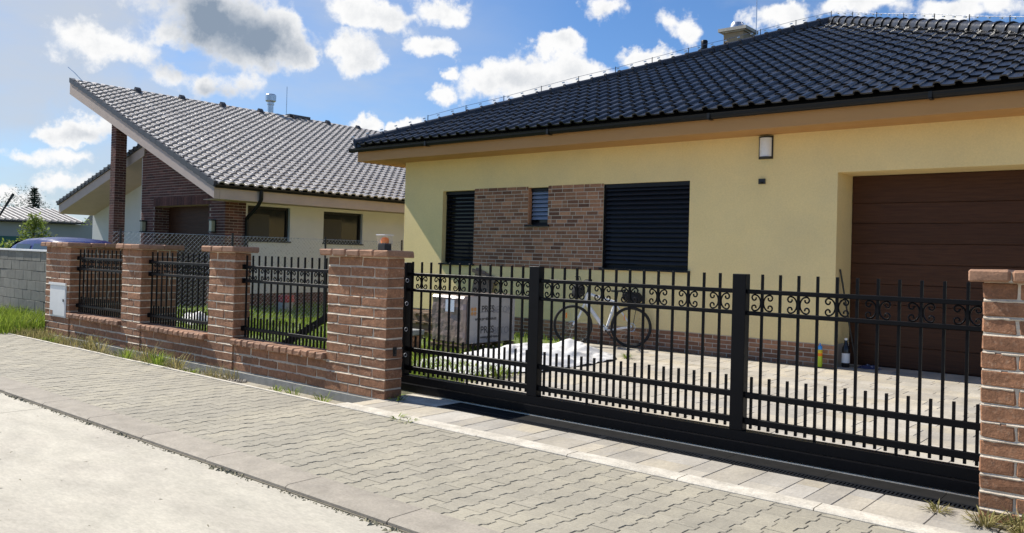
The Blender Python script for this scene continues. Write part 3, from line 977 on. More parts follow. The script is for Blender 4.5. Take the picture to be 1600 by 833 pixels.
# eaves
EX0, EX1, EY0 = -15.25, .92, 12.40
MB().box(EX0 + .02, EX1 - .02, EY0 + .02, YW - .001, 3.705, 3.725).box(EX0 + .02, XL - .001, YW, 27.6, 3.705, 3.725).build('soffit', 'ochre', hs)
fa = MB().box(EX0, EX1, EY0, EY0 + .022, 3.702, 4.0).build('fascia', 'ochre', hs)
MB().box(EX0, EX0 + .022, EY0 + .023, 28.3, 3.702, 4.0).build('fascia', 'ochre', hs)
gm = MB(); prof = [(-.062 + .062 * math.cos(a) if False else .065 * math.cos(a), .075 * math.sin(a)) for a in [math.pi + i * math.pi / 9 for i in range(10)]]
prof = [(-.075, .012), *prof, (.065, .03)]
inn = [(p[0] * .9, p[1] * .9 + .004) for p in reversed(prof)]
gm.prism([(EX0 - .16, EY0 - .075 + p[0], 3.985 + p[1]) for p in prof + inn], (0, 0, 0), (EX1 - EX0 + .16, 0, 0))
gut = gm.build('gutter', 'gutter', hs)
MB().box(EX0 - .162, EX0 - .156, EY0 - .14, EY0 - .01, 3.91, 4.0).build('gutter_end', 'gutter', gut)
for i in range(5):
    X = EX1 - .6 - i * 3.3
    MB().box(X, X + .05, EY0 - .152, EY0 - .146, 3.915, 4.002).box(X, X + .05, EY0 - .15, EY0 - .008, 3.9, 3.908).build('gutter_joint', 'gutter', gut)

# hip roof
SL = .425
RZ, RY0 = 4.045, 12.29
RX0, RX1 = -15.31, .93
AX, AY = (RX0 + RX1) / 2, RY0 + (RX1 - RX0) / 2
AZ = RZ + SL * (AY - RY0)
BY = AY + (RX1 - RX0) / 2
rf = MB().add([(RX0, RY0, RZ - .06), (RX1, RY0, RZ - .06), (RX1, BY, RZ - .06), (RX0, BY, RZ - .06), (AX, AY, AZ - .06)], [(0, 1, 4), (1, 2, 4), (2, 3, 4), (3, 0, 4), (3, 2, 1, 0)]).build('roof', 'under', hs, fix=False)
TH = math.atan(SL)


def tile_data(w, ln, roll_w, roll_h, pan, thick, lift, side=1):
    """one roof tile: x across, y up the slope, z out; lower edge at y=0 carries the lip"""
    prof = []
    for i in range(7):
        a = math.pi * i / 6
        prof.append((roll_w / 2 - roll_w / 2 * math.cos(a), roll_h * math.sin(a) ** .8 + pan))
    prof += [(roll_w + (w - roll_w) * .12, pan * .4), (w * .72, 0.0), (w + .012, .004)]
    n = len(prof)
    top0 = [(p[0], 0.0, p[1] + lift) for p in prof]
    top1 = [(p[0], ln, p[1] + .004) for p in prof]
    bot0 = [(p[0], 0.004, max(p[1] + lift - thick, .001)) for p in prof]
    vs = top0 + top1 + bot0
    fs = [(i, i + 1, n + i + 1, n + i) for i in range(n - 1)] + [(2 * n + i, 2 * n + i + 1, i + 1, i) for i in range(n - 1)]
    fs += [(0, n, 2 * n), (n - 1, 2 * n + n - 1, 2 * n - 1)]
    return vs, fs


def tile_field(parent, m, data, cells, basis, max_single, rollname='roof_tile', joinname='tile_field', clip=None):
    vs, fs = data
    b = MB(); b.add(vs, fs); me = b.mesh(rollname, m, smooth='soft', fix=False)
    rest = MB()
    ex, ey, ez = basis
    cells = sorted(cells, key=lambda c: -in_view(c, 5))
    for i, c in enumerate(cells):
        j = [rng.uniform(-.004, .004) for _ in range(2)]
        mw = Matrix(((ex[0], ey[0], ez[0], c[0]), (ex[1], ey[1], ez[1], c[1]), (ex[2], ey[2], ez[2], c[2]), (0, 0, 0, 1))) @ Matrix.Rotation(rng.uniform(-.010, .010), 4, 'Z') @ Matrix.Rotation(rng.uniform(-.012, .012), 4, 'Y') @ Matrix.Translation((j[0], j[1], abs(j[0])))
        cut = None
        if clip:
            wv_ = [mw @ Vector(p) for p in vs]
            for pp, pn in clip:
                ds = [(p - pp).dot(pn) for p in wv_]
                if max(ds) > 0: cut = (pp, pn) if min(ds) < 0 else 'out'
                if cut: break
            if cut == 'out': continue
        if cut:
            bm = bmesh.new(); bvs = [bm.verts.new(p) for p in wv_]
            for f in fs: bm.faces.new([bvs[q] for q in f])
            bmesh.ops.bisect_plane(bm, geom=bm.verts[:] + bm.edges[:] + bm.faces[:], plane_co=cut[0], plane_no=cut[1], clear_outer=True)
            bm.verts.ensure_lookup_table(); bm.verts.index_update()
            rest.add([v.co[:] for v in bm.verts], [tuple(v.index for v in f.verts) for f in bm.faces]); bm.free()
            continue
        if i < max_single and in_view(c, 5):
            put(rollname, me, parent, mw=mw)
        else:
            rest.add([mw @ Vector(p) for p in vs], fs)
    rest.build(joinname, m, parent, smooth='soft', fix=False, kind='stuff')


TW, TC = .2655, .392
cells = []
ncs = int((AY - RY0) / TC) + 1
for ci in range(ncs):
    y = RY0 + ci * TC; z = RZ + SL * (y - RY0)
    h = y + TC - RY0
    x = RX0 - .1 + (TW * 0)
    while x < RX1 + .1:
        if x + TW > RX0 + (y - RY0) - .02 and x < RX1 - (y - RY0) + .02: cells.append((x, y, z))
        x += TW
c_, s_ = math.cos(TH), math.sin(TH)
clip = [(Vector((AX, AY, 0)), Vector((-1, 1, 0)).normalized()), (Vector((AX, AY, 0)), Vector((1, 1, 0)).normalized())]
tile_field(rf, 'rooftile', tile_data(TW, TC / c_ + .05, .105, .042, .012, .022, .034), cells, ((1, 0, 0), (0, c_, s_), (0, -s_, c_)), 298, clip=clip)
# hip caps
capm = {}


def hip_caps(parent, a, b, step=.345, r=.125):
    a, b = Vector(a), Vector(b); L_ = (b - a).length; d = (b - a).normalized(); sx = d.cross(Vector((0, 0, 1))).normalized(); up = sx.cross(d)
    if 'm' not in capm:
        q = MB(); n = 8; st = [(0, 1.16), (.035, 1.2), (.05, 1.12), (.06, 1.0), (step + .04, .9)]
        ang = lambda j: math.pi * (j - 1) / (n - 2)
        vs = [((math.cos(ang(j)) * r * k, t, math.sin(ang(j)) * r * k * .85 - .012) if 0 < j < n else ((1 if j == 0 else -1) * r * k * 1.06, t, -.13)) for t, k in st for j in range(n + 1)]
        fs = [(i * (n + 1) + j + 1, i * (n + 1) + j, (i + 1) * (n + 1) + j, (i + 1) * (n + 1) + j + 1) for i in range(len(st) - 1) for j in range(n)]
        vs += [(p[0] * .82, .006, p[2] * .82) for p in vs[:n + 1]]; o = len(st) * (n + 1)
        fs += [(j, j + 1, o + j + 1, o + j) for j in range(n)]
        q.add(vs, fs); capm['m'] = q.mesh('hip_cap', 'roofcap', smooth='soft')
        capm['c'] = MB().box(-.014, .014, -.012, .05, r * 1.14, r * 1.32).mesh('cap_clip', 'steel')
    k = round(L_ / step)
    for i in range(k):
        p = a + d * (i * L_ / k)
        mw = Matrix(((sx.x, d.x, up.x, p.x), (sx.y, d.y, up.y, p.y), (sx.z, d.z, up.z, p.z), (0, 0, 0, 1)))
        o = put('hip_cap', capm['m'], parent, mw=mw)
        put('cap_clip', capm['c'], parent, mw=mw)


def wire_along(parent, a, b, h, posts, r=.005):
    a, b = Vector(a), Vector(b); pts = []; k = MB()
    for i in range(posts + 1):
        t = i / posts; p = a.lerp(b, t); pts.append(p + Vector((0, 0, h + .012 * math.sin(i * 2.1))))
        k.tube([p + Vector((0, 0, h * .45)), p + Vector((0, 0, h + .02))], .010, 5)
    w = MB().tube(pts, r, 5).build('lightning_wire', 'steel', parent)
    k.build('wire_holder', 'lampblack', w)


A_ = (AX, AY, AZ + .085)
HL = (RX0 + .02, RY0 + .02, RZ + .075)
hip_caps(rf, HL, A_)
hip_caps(rf, (RX1 - .02, RY0 + .02, RZ + .075), A_)
wire_along(rf, (HL[0] + 1.2, HL[1] + 1.2, HL[2] + 1.2 * SL), A_, .20, 11)
wire_along(rf, A_, (RX1 - .5, RY0 + .5, RZ + .5 * SL + .05), .20, 10, .006)
# other roof faces: plain courses of the same tile, hidden from the street
for q in ((0, 3), (1, 2)):
    pass
# chimney, vent pipe, mast
cx, cy = -9.42, 20.0
zc = RZ + SL * (cx - RX0)
ch = MB().box(cx - .27, cx + .27, cy - .27, cy + .27, zc - .4, 7.47).build('chimney', 'chimney', rf)
b = MB(); b.box(cx - .38, cx + .38, cy - .38, cy + .38, 7.50, 7.58); b.box(cx - .32, cx + .32, cy - .32, cy + .32, 7.468, 7.505)
b.build('chimney_slab', 'edging', ch)
MB().lathe([(.20, 0), (.21, .05), (.16, .16), (.15, .19), (.0, .20)], (cx - .03, cy, 7.58), 14).build('flue_cap', 'steel', ch, smooth=True)
MB().tube([(cx + .40, cy + .2, zc - .1), (cx + .40, cy + .2, 9.6)], .012, 6).build('lightning_rod', 'steel', rf)
vx, vy = -9.75, 18.8
zv = RZ + SL * (vx - RX0)
MB().lathe([(.085, 0), (.085, .56), (.098, .57), (.098, .60), (.075, .61), (.085, .78), (.07, .80), (.0, .80)], (vx, vy, zv - .1), 12).build('vent_pipe', 'gutter', rf, smooth=True)

# wall lamp and sensor (fixed to the wall, things of their own)
wl = thing('wall_lamp', 'white half-round wall lamp in dark frame beside the garage', 'lamp', (-5.62, YW, 3.31))
MB().box(-5.745, -5.505, YW - .02, YW - .001, 3.31, 3.69).build('back_plate', 'lampblack', wl)
b = MB(); n = 8
pts = [(-5.625 + .10 * math.cos(math.pi + math.pi * i / n), YW - .0205 - .085 * abs(math.sin(math.pi * i / n))) for i in range(n + 1)]
b.prism([(p[0], p[1], 3.345) for p in pts], (0, 0, 0), (0, 0, .31)); b.build('diffuser', 'opal', wl, smooth=True)
b = MB(); b.prism([(-5.625 + (p[0] + 5.625) * 1.12, YW - .0205 + (p[1] - YW + .0205) * 1.12, 3.656) for p in pts], (0, 0, 0), (0, 0, .02))
b.prism([(-5.625 + (p[0] + 5.625) * 1.12, YW - .0205 + (p[1] - YW + .0205) * 1.12, 3.318) for p in pts], (0, 0, 0), (0, 0, .026)); b.build('frame', 'lampblack', wl)
sn = thing('motion_sensor', 'small black motion sensor on the yellow wall below the lamp', 'sensor', (-5.68, YW, 2.9))
MB().box(-5.735, -5.625, YW - .03, YW - .001, 2.90, 2.985).build('housing', 'lampblack', sn)
MB().lathe([(.0, -.02), (.022, -.014), (.03, 0), (.022, .012), (.0, .016)], (-5.68, YW - .035, 2.92), 10).build('eye', 'glass', sn, smooth=True)

# ------------------------------------------------------------------ neighbour's house
nh = thing('brick_gabled_house', 'white and brick neighbour house with grey tiled roof', 'house', (-24, 17, 0))
NYF = 12.04            # front brick wall
NXE, NXR = -19.55, -28.67
NZE, NZR = 3.27, 7.02
NS = (NZR - NZE) / (NXE - NXR)
NTH = math.atan(NS)
NY0, NY1 = 11.30, 27.0


def nz(x, off=0):        # underside height of the right roof slope
    return NZE + (NXE - x) * NS + off


# side wall with two windows, seen across the boundary
SX = -20.3


def wall_x(parent, name, m, y0, y1, z0, z1, x0, ops, reveal):
    ys = sorted({y0, y1, *[o[0] for o in ops], *[o[1] for o in ops]}); zs = sorted({z0, z1, *[o[2] for o in ops], *[o[3] for o in ops]}); b = MB()
    for a, c in zip(ys, ys[1:]):
        for e, f in zip(zs, zs[1:]):
            if any(o[0] < (a + c) / 2 < o[1] and o[2] < (e + f) / 2 < o[3] for o in ops): continue
            b.add([(x0, a, e), (x0, c, e), (x0, c, f), (x0, a, f)], [(0, 1, 2, 3)])
    for a, c, e, f in ops:
        b.add([(x0, a, e), (reveal, a, e), (reveal, a, f), (x0, a, f)], [(0, 1, 2, 3)])
        b.add([(x0, c, e), (reveal, c, e), (reveal, c, f), (x0, c, f)], [(3, 2, 1, 0)])
        b.add([(x0, a, f), (reveal, a, f), (reveal, c, f), (x0, c, f)], [(3, 2, 1, 0)])
        b.add([(x0, a, e), (reveal, a, e), (reveal, c, e), (x0, c, e)], [(0, 1, 2, 3)])
    return b.build(name, m, parent, fix=False)


nops = [(12.72, 14.10, 1.84, 2.80), (15.28, 16.77, 1.84, 2.78)]
wall_x(nh, 'side_wall', 'white_wall', 12.66, 26.6, .36, 3.3, SX, nops, SX - .16)
MB().box(SX - .25, SX - .03, 12.66, 26.6, -.2, .36).build('plinth', 'nbrick', nh)
MB().box(SX - .22, SX - .165, 12.5, 26.6, .3, 3.3).build('inner_wall', 'under', nh)
for y0, y1, z0, z1 in nops:
    w = MB().box(SX - .15, SX - .14, y0, y1, z0, z1).build('window', 'glass', nh)
    f = MB()
    for a, c, e, g in ((y0, y0 + .07, z0, z1), (y1 - .07, y1, z0, z1), (y0 + .07, y1 - .07, z0, z0 + .07), (y0 + .07, y1 - .07, z1 - .07, z1)): f.box(SX - .139, SX - .10, a + .001, c - .001, e + .001, g - .001)
    f.build('frame', 'anth', w)
    MB().box(SX - .1395, SX - .135, y0 + .08, y0 + .78, z0 + .08, z1 - .22).build('curtain', 'curtain', w)
    MB().box(SX - .099, SX + .04, y0 - .03, y1 + .03, z0 - .045, z0 - .002).build('sill', 'anth', w)


def brick_face(parent, poly_fn, origin, ux, uz, w, h, skip=None, name='brick_facing', bl=.26, bh=.078, proud=.008):
    """thin bricks as one joined part on a vertical face; ux in-plane horizontal, normal = ux x up"""
    ux = Vector(ux); up = Vector((0, 0, 1)); nn = ux.cross(up); o = Vector(origin); b = MB(); r = 0; z = 0
    while z < h - .02:
        x = -(r % 2) * bl / 2
        while x < w:
            a, c = max(x, 0), min(x + bl - .014, w); z1 = min(z + bh - .014, h)
            if c - a > .02 and poly_fn((a + c) / 2, z) and poly_fn((a + c) / 2, z1) and not (skip and skip((a + c) / 2, (z + z1) / 2)):
                p = [o + ux * q + up * s for q, s in ((a, z), (c, z), (c, z1), (a, z1))]
                b.add(p + [k + nn * proud for k in p], [(4, 5, 6, 7), (0, 1, 5, 4), (1, 2, 6, 5), (2, 3, 7, 6), (3, 0, 4, 7)])
            x += bl
        z += bh; r += 1
    return b.build(name, 'nbrick', parent, fix=False, kind='stuff')


# front brick wall, gable shaped, with a deep garage opening
BX0, BX1, OX0, OX1, OZ = -25.05, SX, -24.24, -21.10, 2.80
zt = lambda x: nz(x, -.40)
b = MB()
b.prism([(BX0, NYF, -.2), (OX0, NYF, -.2), (OX0, NYF, zt(OX0)), (BX0, NYF, zt(BX0))], (0, 0, 0), (0, .5, 0))
b.prism([(OX0, NYF, OZ), (OX1, NYF, OZ), (OX1, NYF, zt(OX1)), (OX0, NYF, zt(OX0))], (0, 0, 0), (0, .5, 0))
b.prism([(OX1, NYF, -.2), (BX1, NYF, -.2), (BX1, NYF, zt(BX1)), (OX1, NYF, zt(OX1))], (0, 0, 0), (0, .62, 0))
fw = b.build('front_wall', 'nmortar', nh)
brick_face(fw, lambda x, z: True, (BX0, NYF, -.1), (1, 0, 0), None, BX1 - BX0, 6.0, skip=lambda x, z: (z - .1 > zt(BX0 + x) - .05) or (OX0 < BX0 + x < OX1 and z - .1 < OZ + .25))
b = MB()          # soldier course over the opening
x = OX0 - .05
while x < OX1 + .05:
    b.box(x + .005, x + .063, NYF - .012, NYF + .001, OZ, OZ + .24); x += .07
b.build('soldier_course', 'nbrick', fw, kind='stuff')
brick_face(fw, lambda x, z: True, (BX1, NYF, -.1), (0, 1, 0), None, .62, 3.0)
brick_face(fw, lambda x, z: True, (OX0, NYF, -.1), (0, 1, 0), None, .5, 2.9)
MB().box(BX0, BX1 - .3, NYF + .52, NYF + .56, -.2, 3.0).build('inner_wall', 'under', nh)
gd2 = MB().box(OX0 + .005, OX1 - .005, NYF + .47, NYF + .50, -.1, OZ).build('garage_door', 'garage', nh)
for i in range(6):
    MB().box(OX0 + .02, OX1 - .02, NYF + .455, NYF + .469, i * .48 - .1 + .004, i * .48 + .376).build('door_panel', 'garage', gd2)
# white recessed entrance wall to the left
MB().prism([(-31.2, 13.2, -.2), (-25.06, 13.2, -.2), (-25.06, 13.2, 4.50), (-31.2, 13.2, 2.80)], (0, 0, 0), (0, .2, 0)).build('entrance_wall', 'white_wall', nh)
MB().box(-25.10, -25.052, NYF + .003, 13.2, -.2, zt(-25.1)).build('return_wall', 'white_wall', nh)

# right roof: barge board, soffit, tiles
b = MB()
b.prism([(NXE - .03, NY0 - .02, nz(NXE, -.39)), (NXE - .03, NY0 - .02, nz(NXE, -.045)), (NXR, NY0 - .02, NZR - .045), (NXR, NY0 - .02, NZR - .50)], (0, 0, 0), (0, .16, 0))
bb = b.build('barge_board', 'barge', nh)
vt = MB()
k = 26
for i in range(k):
    x0, x1 = NXE + (NXR - NXE) * i / k, NXE + (NXR - NXE) * (i + .985) / k
    MB().prism([(x0, NY0 - .05, nz(x0, -.10)), (x0, NY0 - .05, nz(x0, .055)), (x1, NY0 - .05, nz(x1, .035)), (x1, NY0 - .05, nz(x1, -.12))], (0, 0, 0), (0, .17, 0)).build('verge_tile', 'ntrim', nh)
MB().prism([(NXE - .02, NY0 + .145, nz(NXE, -.40)), (NXE - .02, NY0 + .145, nz(NXE, -.30)), (NXR, NY0 + .145, NZR - .35), (NXR, NY0 + .145, NZR - .45)], (0, 0, 0), (0, NY1 - NY0 - .3, 0)).build('soffit', 'barge', nh)
MB().box(NXE - .05, NXE - .03, NY0 + .15, NY1, nz(NXE, -.395), nz(NXE, -.03)).build('fascia', 'barge', nh)
MB().box(NXE - .85, NXE - .051, NY0 + .15, NY1, nz(NXE, -.40), nz(NXE, -.385)).build('eave_soffit', 'barge', nh)
MB().box(-28.1, -27.8, NY0 + .02, NY0 + 2, NZR - 1.05 + .30, NZR - .50 + .12).build('purlin_end', 'barge', nh)
# the pillar carrying the overhang
pc_ = MB().box(-26.02, -25.70, 11.50, 11.83, -.2, nz(-26.0, -.44)).build('brick_post', 'nmortar', nh)
for o, u, wd in (((-26.02, 11.50, -.1), (1, 0, 0), .32), ((-25.70, 11.50, -.1), (0, 1, 0), .33)):
    brick_face(pc_, lambda x, z: True, o, u, None, wd, nz(-26.0, -.44))
# tiles
rn = MB().prism([(NXE + .02, NY0, nz(NXE, -.035)), (NXR, NY0, NZR - .03), (NXR, NY0, NZR - .13), (NXE + .02, NY0, nz(NXE, -.12))], (0, 0, 0), (0, NY1 - NY0, 0)).build('roof', 'under', nh)
c2, s2 = math.cos(NTH), math.sin(NTH)
NW, NCR = .285, .275
cells = []
i = 0
while i * NCR < (NXE - NXR) - .05:
    x = NXE + .06 - i * NCR
    y = NY0 + .05
    while y < 24.9:
        cells.append((x, y, nz(x, -.015))); y += NW
    i += 1
tile_field(rn, 'ntile', tile_data(NW, NCR / c2 + .03, .17, .046, .006, .042, .052), cells, ((0, 1, 0), (-c2, 0, s2), (s2, 0, c2)), 299)
for i in range(9):       # vent tiles below the ridge
    y = 13.2 + i * 1.6; x = -28.2
    MB().prism([(x + .12, y, nz(x + .12, .03)), (x - .12, y, nz(x - .12, .03)), (x - .02, y, nz(x, .21)), (x + .07, y, nz(x + .07, .16))], (0, 0, 0), (0, .19, 0)).build('vent_tile', 'ntrim', rn)
b = MB().tube([(NXR + .3 + t * (NXE - NXR - .4) / 12, 12.88 + .03 * math.sin(t * 1.3), nz(NXR + .3 + t * (NXE - NXR - .4) / 12, .085)) for t in range(13)], .006, 5)
b.build('lightning_wire', 'oldcup', rn)
for t in range(1, 12):
    X = NXR + .3 + t * (NXE - NXR - .4) / 12
    MB().box(X - .02, X + .04, 12.85, 12.91, nz(X, .05), nz(X, .085)).build('wire_clip', 'oldcup', rn)
MB().tube([(NXR + .35, NY0 + .25, NZR - .1), (NXR + .02, NY0 + .1, NZR + .22), (NXR - .25, NY0, NZR + .42)], .012, 5).build('lightning_rod', 'steel', rn)
# ridge caps along the top
k = int((24.9 - NY0) / .33)
for i in range(0):
    pass
# gutter and downpipe
gp = [(.062 * math.cos(a), .07 * math.sin(a)) for a in [math.pi + i * math.pi / 8 for i in range(9)]]
inn = [(p[0] * .88, p[1] * .88 + .003) for p in reversed(gp)]
ng = MB().prism([(NXE + .045 + p[0], NY0 - .06, nz(NXE, -.04) + p[1]) for p in gp + inn], (0, 0, 0), (0, NY1 - NY0, 0)).build('gutter', 'gutter', nh)
MB().tube([(NXE + .045, 12.62, nz(NXE, -.1)), (NXE + .045, 12.62, nz(NXE, -.34)), (NXE - .12, 12.62, nz(NXE, -.52)), (SX + .10, 12.64, nz(NXE, -.83)), (SX + .075, 12.66, nz(NXE, -.95)), (SX + .075, 12.66, -.1)], .052, 10).build('downpipe', 'gutter', ng, smooth=True)
# flue
fx, fy = -28.9, 19.0
fl = MB().lathe([(.115, 0), (.115, .62), (.14, .63), (.14, .70), (.115, .71), (.115, .78)], (fx, fy, 6.75), 14).build('flue', 'steel', nh, smooth=True)
MB().lathe([(.16, 0), (.21, .04), (.21, .27), (.17, .31), (.0, .32)], (fx, fy, 7.50), 14).build('cowl', 'steel', fl, smooth=True)
MB().tube([(fx, fy + .75, 6.8), (fx, fy + .75, 8.25)], .014, 5).build('mast', 'steel', nh)
MB().box(fx + .3, fx + .6, fy + .5, fy + 1.5, nz(fx + .5, .02), nz(fx + .5, .14)).build('roof_step', 'ntrim', nh)
# left lower roof with its own barge board
P0, P1 = (-31.14, 3.02), (-24.9, 4.72)
b = MB().prism([(P0[0], 12.0, P0[1] - .36), (P0[0], 12.0, P0[1] - .02), (P1[0], 12.0, P1[1] - .02), (P1[0], 12.0, P1[1] - .36)], (0, 0, 0), (0, .1, 0)); b.build('barge_board', 'barge', nh)
MB().prism([(P0[0], 12.101, P0[1] - .36), (P0[0], 12.101, P0[1] - .30), (P1[0], 12.101, P1[1] - .30), (P1[0], 12.101, P1[1] - .36)], (0, 0, 0), (0, 1.099, 0)).build('soffit', 'barge', nh)
MB().prism([(P0[0] - .06, 11.95, P0[1] - .06), (P0[0] - .06, 11.95, P0[1] + .07), (P1[0], 11.95, P1[1] + .07), (P1[0], 11.95, P1[1] - .06)], (0, 0, 0), (0, 8, 0)).build('lower_roof', 'ntrim', nh)
for i in range(22):
    x0 = P0[0] - .08 + i * .285; z0 = P0[1] + .075 + (x0 - P0[0]) * (P1[1] - P0[1]) / (P1[0] - P0[0])
    MB().box(x0, x0 + .30, 11.93, 12.25, z0 - .03, z0 + .035).build('verge_tile', 'ntrim', nh)
for X, Y, z, lab in ((-24.75, NYF - .012, 2.20, 'lantern on the brick wall left of the dark garage opening'), (-20.80, NYF - .012, 2.20, 'lantern on the brick pier beside the downpipe'), (-28.9, 13.2, 2.2, 'lantern on the white entrance wall behind the tall brick post')):
    t = thing('wall_lantern', lab, 'lamp', (X, Y, z), 'lanterns on the neighbour house')
    MB().box(X - .07, X + .07, Y - .03, Y, z - .18, z + .18).box(X - .085, X + .085, Y - .15, Y - .03, z + .14, z + .18).box(X - .085, X + .085, Y - .15, Y - .03, z - .18, z - .15).build('housing', 'lampblack', t)
    MB().box(X - .065, X + .065, Y - .13, Y - .031, z - .149, z + .139).build('lens', 'lampglass', t)

# ------------------------------------------------------------------ boundary: chain-link fence, block wall
cf = thing('chain_link_fence', 'chain link fence on dark posts along the lawn boundary', 'fence', (-15.9, 11, -.03))
for y in (7.25, 9.62, 12.04, 14.44, 16.8):
    MB().tube([(-15.9, y, -.15), (-15.9, y, 1.93)], .024, 8).build('post', 'lampblack', cf, smooth=True)
b = MB(); yy0, yy1, zz0, zz1 = 7.1, 17.0, .05, 1.87; p = .088
n = int((yy1 - yy0 + zz1) / p)
for i in range(-int(zz1 / p), n):
    y = yy0 + i * p
    for s in (1, -1):
        a = (y, zz0) if s == 1 else (y, zz1); e = (y + (zz1 - zz0), zz1) if s == 1 else (y + (zz1 - zz0), zz0)
        t0 = max(0, (yy0 - a[0]) / (e[0] - a[0])); t1 = min(1, (yy1 - a[0]) / (e[0] - a[0]))
        if t1 <= t0: continue
        q0 = (a[0] + (e[0] - a[0]) * t0, a[1] + (e[1] - a[1]) * t0); q1 = (a[0] + (e[0] - a[0]) * t1, a[1] + (e[1] - a[1]) * t1)
        b.tube([(-15.9 + s * .003, *q0), (-15.9 + s * .003, *q1)], .0024, 3, caps=False)
b.build('wire_mesh', 'steel', cf, kind='stuff', fix=False)
for z in (1.87, 1.0, .08):
    MB().tube([(-15.893, yy0, z), (-15.893, yy1, z)], .004, 4).build('tension_wire', 'steel', cf)

bw = thing('block_wall', 'grey concrete block wall beside the end pillar, grass before it', 'wall', (-22, 6.6, -.05))
MB().box(-34, -15.95, 6.62, 6.78, -.2, 1.44).build('joint_core', 'blockjoint', bw)
for r in range(8):
    z0 = -.16 + r * .2; x = -15.98 - (.22 if r % 2 else 0)
    if r % 2: brick(bw, x + .004, -15.98, 6.605, 6.795, z0 + .004, z0 + .196, 'block', 'block', .004, .001)
    while x > -34 and (r * 0 + 1):
        if x < -26.5: break
        brick(bw, x - .436, x - .004, 6.605 + rng.uniform(-.003, .003), 6.795, z0 + .004, z0 + .196, 'block', 'block', .004, .001)
        x -= .44
MB().box(-27, -15.96, 6.58, 6.82, 1.442, 1.475).build('coping', 'white', bw)

# ------------------------------------------------------------------ blue car behind the wall
car = thing('blue_car', 'dark blue car parked behind the grey block wall', 'car', (-22.9, 8.6, -.03))
XF, XB, CYa, CYb = -25.7, -20.25, 7.75, 9.55


def car_sec(x):          # (roof z, shoulder z, half width top)
    t = (x - XF) / (XB - XF)
    pts = [(0, .75), (.03, .95), (.22, 1.12), (.30, 1.28), (.42, 1.62), (.55, 1.745), (.70, 1.775), (.84, 1.745), (.94, 1.66), (.98, 1.45), (1, .9)]
    for (a, za), (c, zc_) in zip(pts, pts[1:]):
        if a <= t <= c: return za + (zc_ - za) * (t - a) / (c - a)
    return .9


b = MB(); ns = 44; ring = None; cyc = (CYa + CYb) / 2; hw = (CYb - CYa) / 2
secs_ = []
for i in range(ns + 1):
    x = XF + (XB - XF) * i / ns; zr = car_sec(x); zb_ = .32; sh = min(zr, 1.05); e = min(1, .55 + .45 * math.sin(math.pi * min(1, i / ns * 8) / 2)) if i < ns / 2 else min(1, .6 + .4 * math.sin(math.pi * min(1, (ns - i) / ns * 8) / 2))
    tw = hw * e; top = tw * (.80 if zr > 1.2 else .92)
    pr = [(-tw * .96, zb_), (-tw, .62), (-tw * .985, sh - .05), (-(tw * .9 + top * .1), sh + (zr - sh) * .25), (-top * .98, zr - .10), (-top * .85, zr - .035), (-top * .45, zr - .006), (0, zr)]
    pr = pr + [(-p[0], p[1]) for p in reversed(pr[:-1])]
    secs_.append([(x, cyc + p[0], p[1]) for p in pr])
kk = len(secs_[0])
for s in secs_: b.v += s
for i in range(ns):
    b.f += [(i * kk + j, i * kk + j + 1, (i + 1) * kk + j + 1, (i + 1) * kk + j) for j in range(kk - 1)] + [(i * kk + kk - 1, i * kk, (i + 1) * kk, (i + 1) * kk + kk - 1)]
b.f += [tuple(range(kk)), tuple(range(ns * kk, ns * kk + kk))]
b.build('body', 'carblue', car, smooth='soft')
for (xa, xb) in ((-24.2, -23.1), (-23.05, -22.0), (-21.95, -20.9)):
    for sd in (-1, 1):
        y = cyc + sd * hw * .965; y2 = cyc + sd * hw * .86
        x0s, x1s = xa, xb; ztop = min(car_sec(xa + .15), car_sec(xb - .1)) - .13
        MB().add([(xa, y, 1.08), (xb, y, 1.08), (xb - .05, y2, ztop), (xa + .12, y2, ztop)], [(0, 1, 2, 3)]).build('side_window', 'glass', car, fix=False)
MB().add([(-24.45, cyc - hw * .74, 1.20), (-24.45, cyc + hw * .74, 1.20), (-23.46, cyc + hw * .66, 1.65), (-23.46, cyc - hw * .66, 1.65)], [(0, 1, 2, 3)]).build('windscreen', 'glass', car, fix=False)
for X in (-24.7, -21.25):
    for y in (CYa + .02, CYb - .02):
        wh = MB().tube([(X + .26 * math.cos(a), y, .29 + .26 * math.sin(a)) for a in [2 * math.pi * i / 18 for i in range(18)]], .075, 8, closed=True).build('tyre', 'rubber', car, smooth='all')
        MB().tube([(X, y - .06, .29), (X, y + .06, .29)], .2, 14).build('rim', 'steel', wh)
for y in (CYa + .25, CYb - .25):
    MB().box(XF - .01, XF + .12, y - .18, y + .18, .70, .84).build('headlight', 'opal', car)
    MB().box(XB - .09, XB + .012, y - .10, y + .10, .95, 1.30).build('tail_light', 'red', car)

# ------------------------------------------------------------------ far left: long low building, dark roof, trees, lamp
fb = thing('long_low_building', 'long low grey building with ribbed tile roof beyond the car', 'building', (-47, 18, -.1))
MB().box(-52, -45, 6, 30, -.2, 2.60).build('wall', 'farwall', fb)
MB().box(-44.99, -44.95, 10, 16.0, 1.2, 1.9).build('green_panel', 'greenwall', fb)
rr = MB().prism([(-44.6, 5.6, 2.62), (-44.6, 5.6, 2.70), (-48.5, 5.6, 3.45), (-52.4, 5.6, 2.7), (-52.4, 5.6, 2.62)], (0, 0, 0), (0, 12.9, 0)).build('roof', 'ntrim', fb)
b = MB()
for i in range(43):
    y = 5.6 + i * .30
    b.tube([(-44.58, y + .15, 2.72), (-48.5, y + .15, 3.47)], .055, 5)
b.build('tile_ridges', 'ntile', rr, kind='stuff')
dh = thing('dark_roofed_shed', 'low shed with a black roof beyond the long building', 'building', (-58, 27, -.1))
MB().box(-60, -56, 25, 30, -.2, 2.6).build('wall', 'farwall', dh)
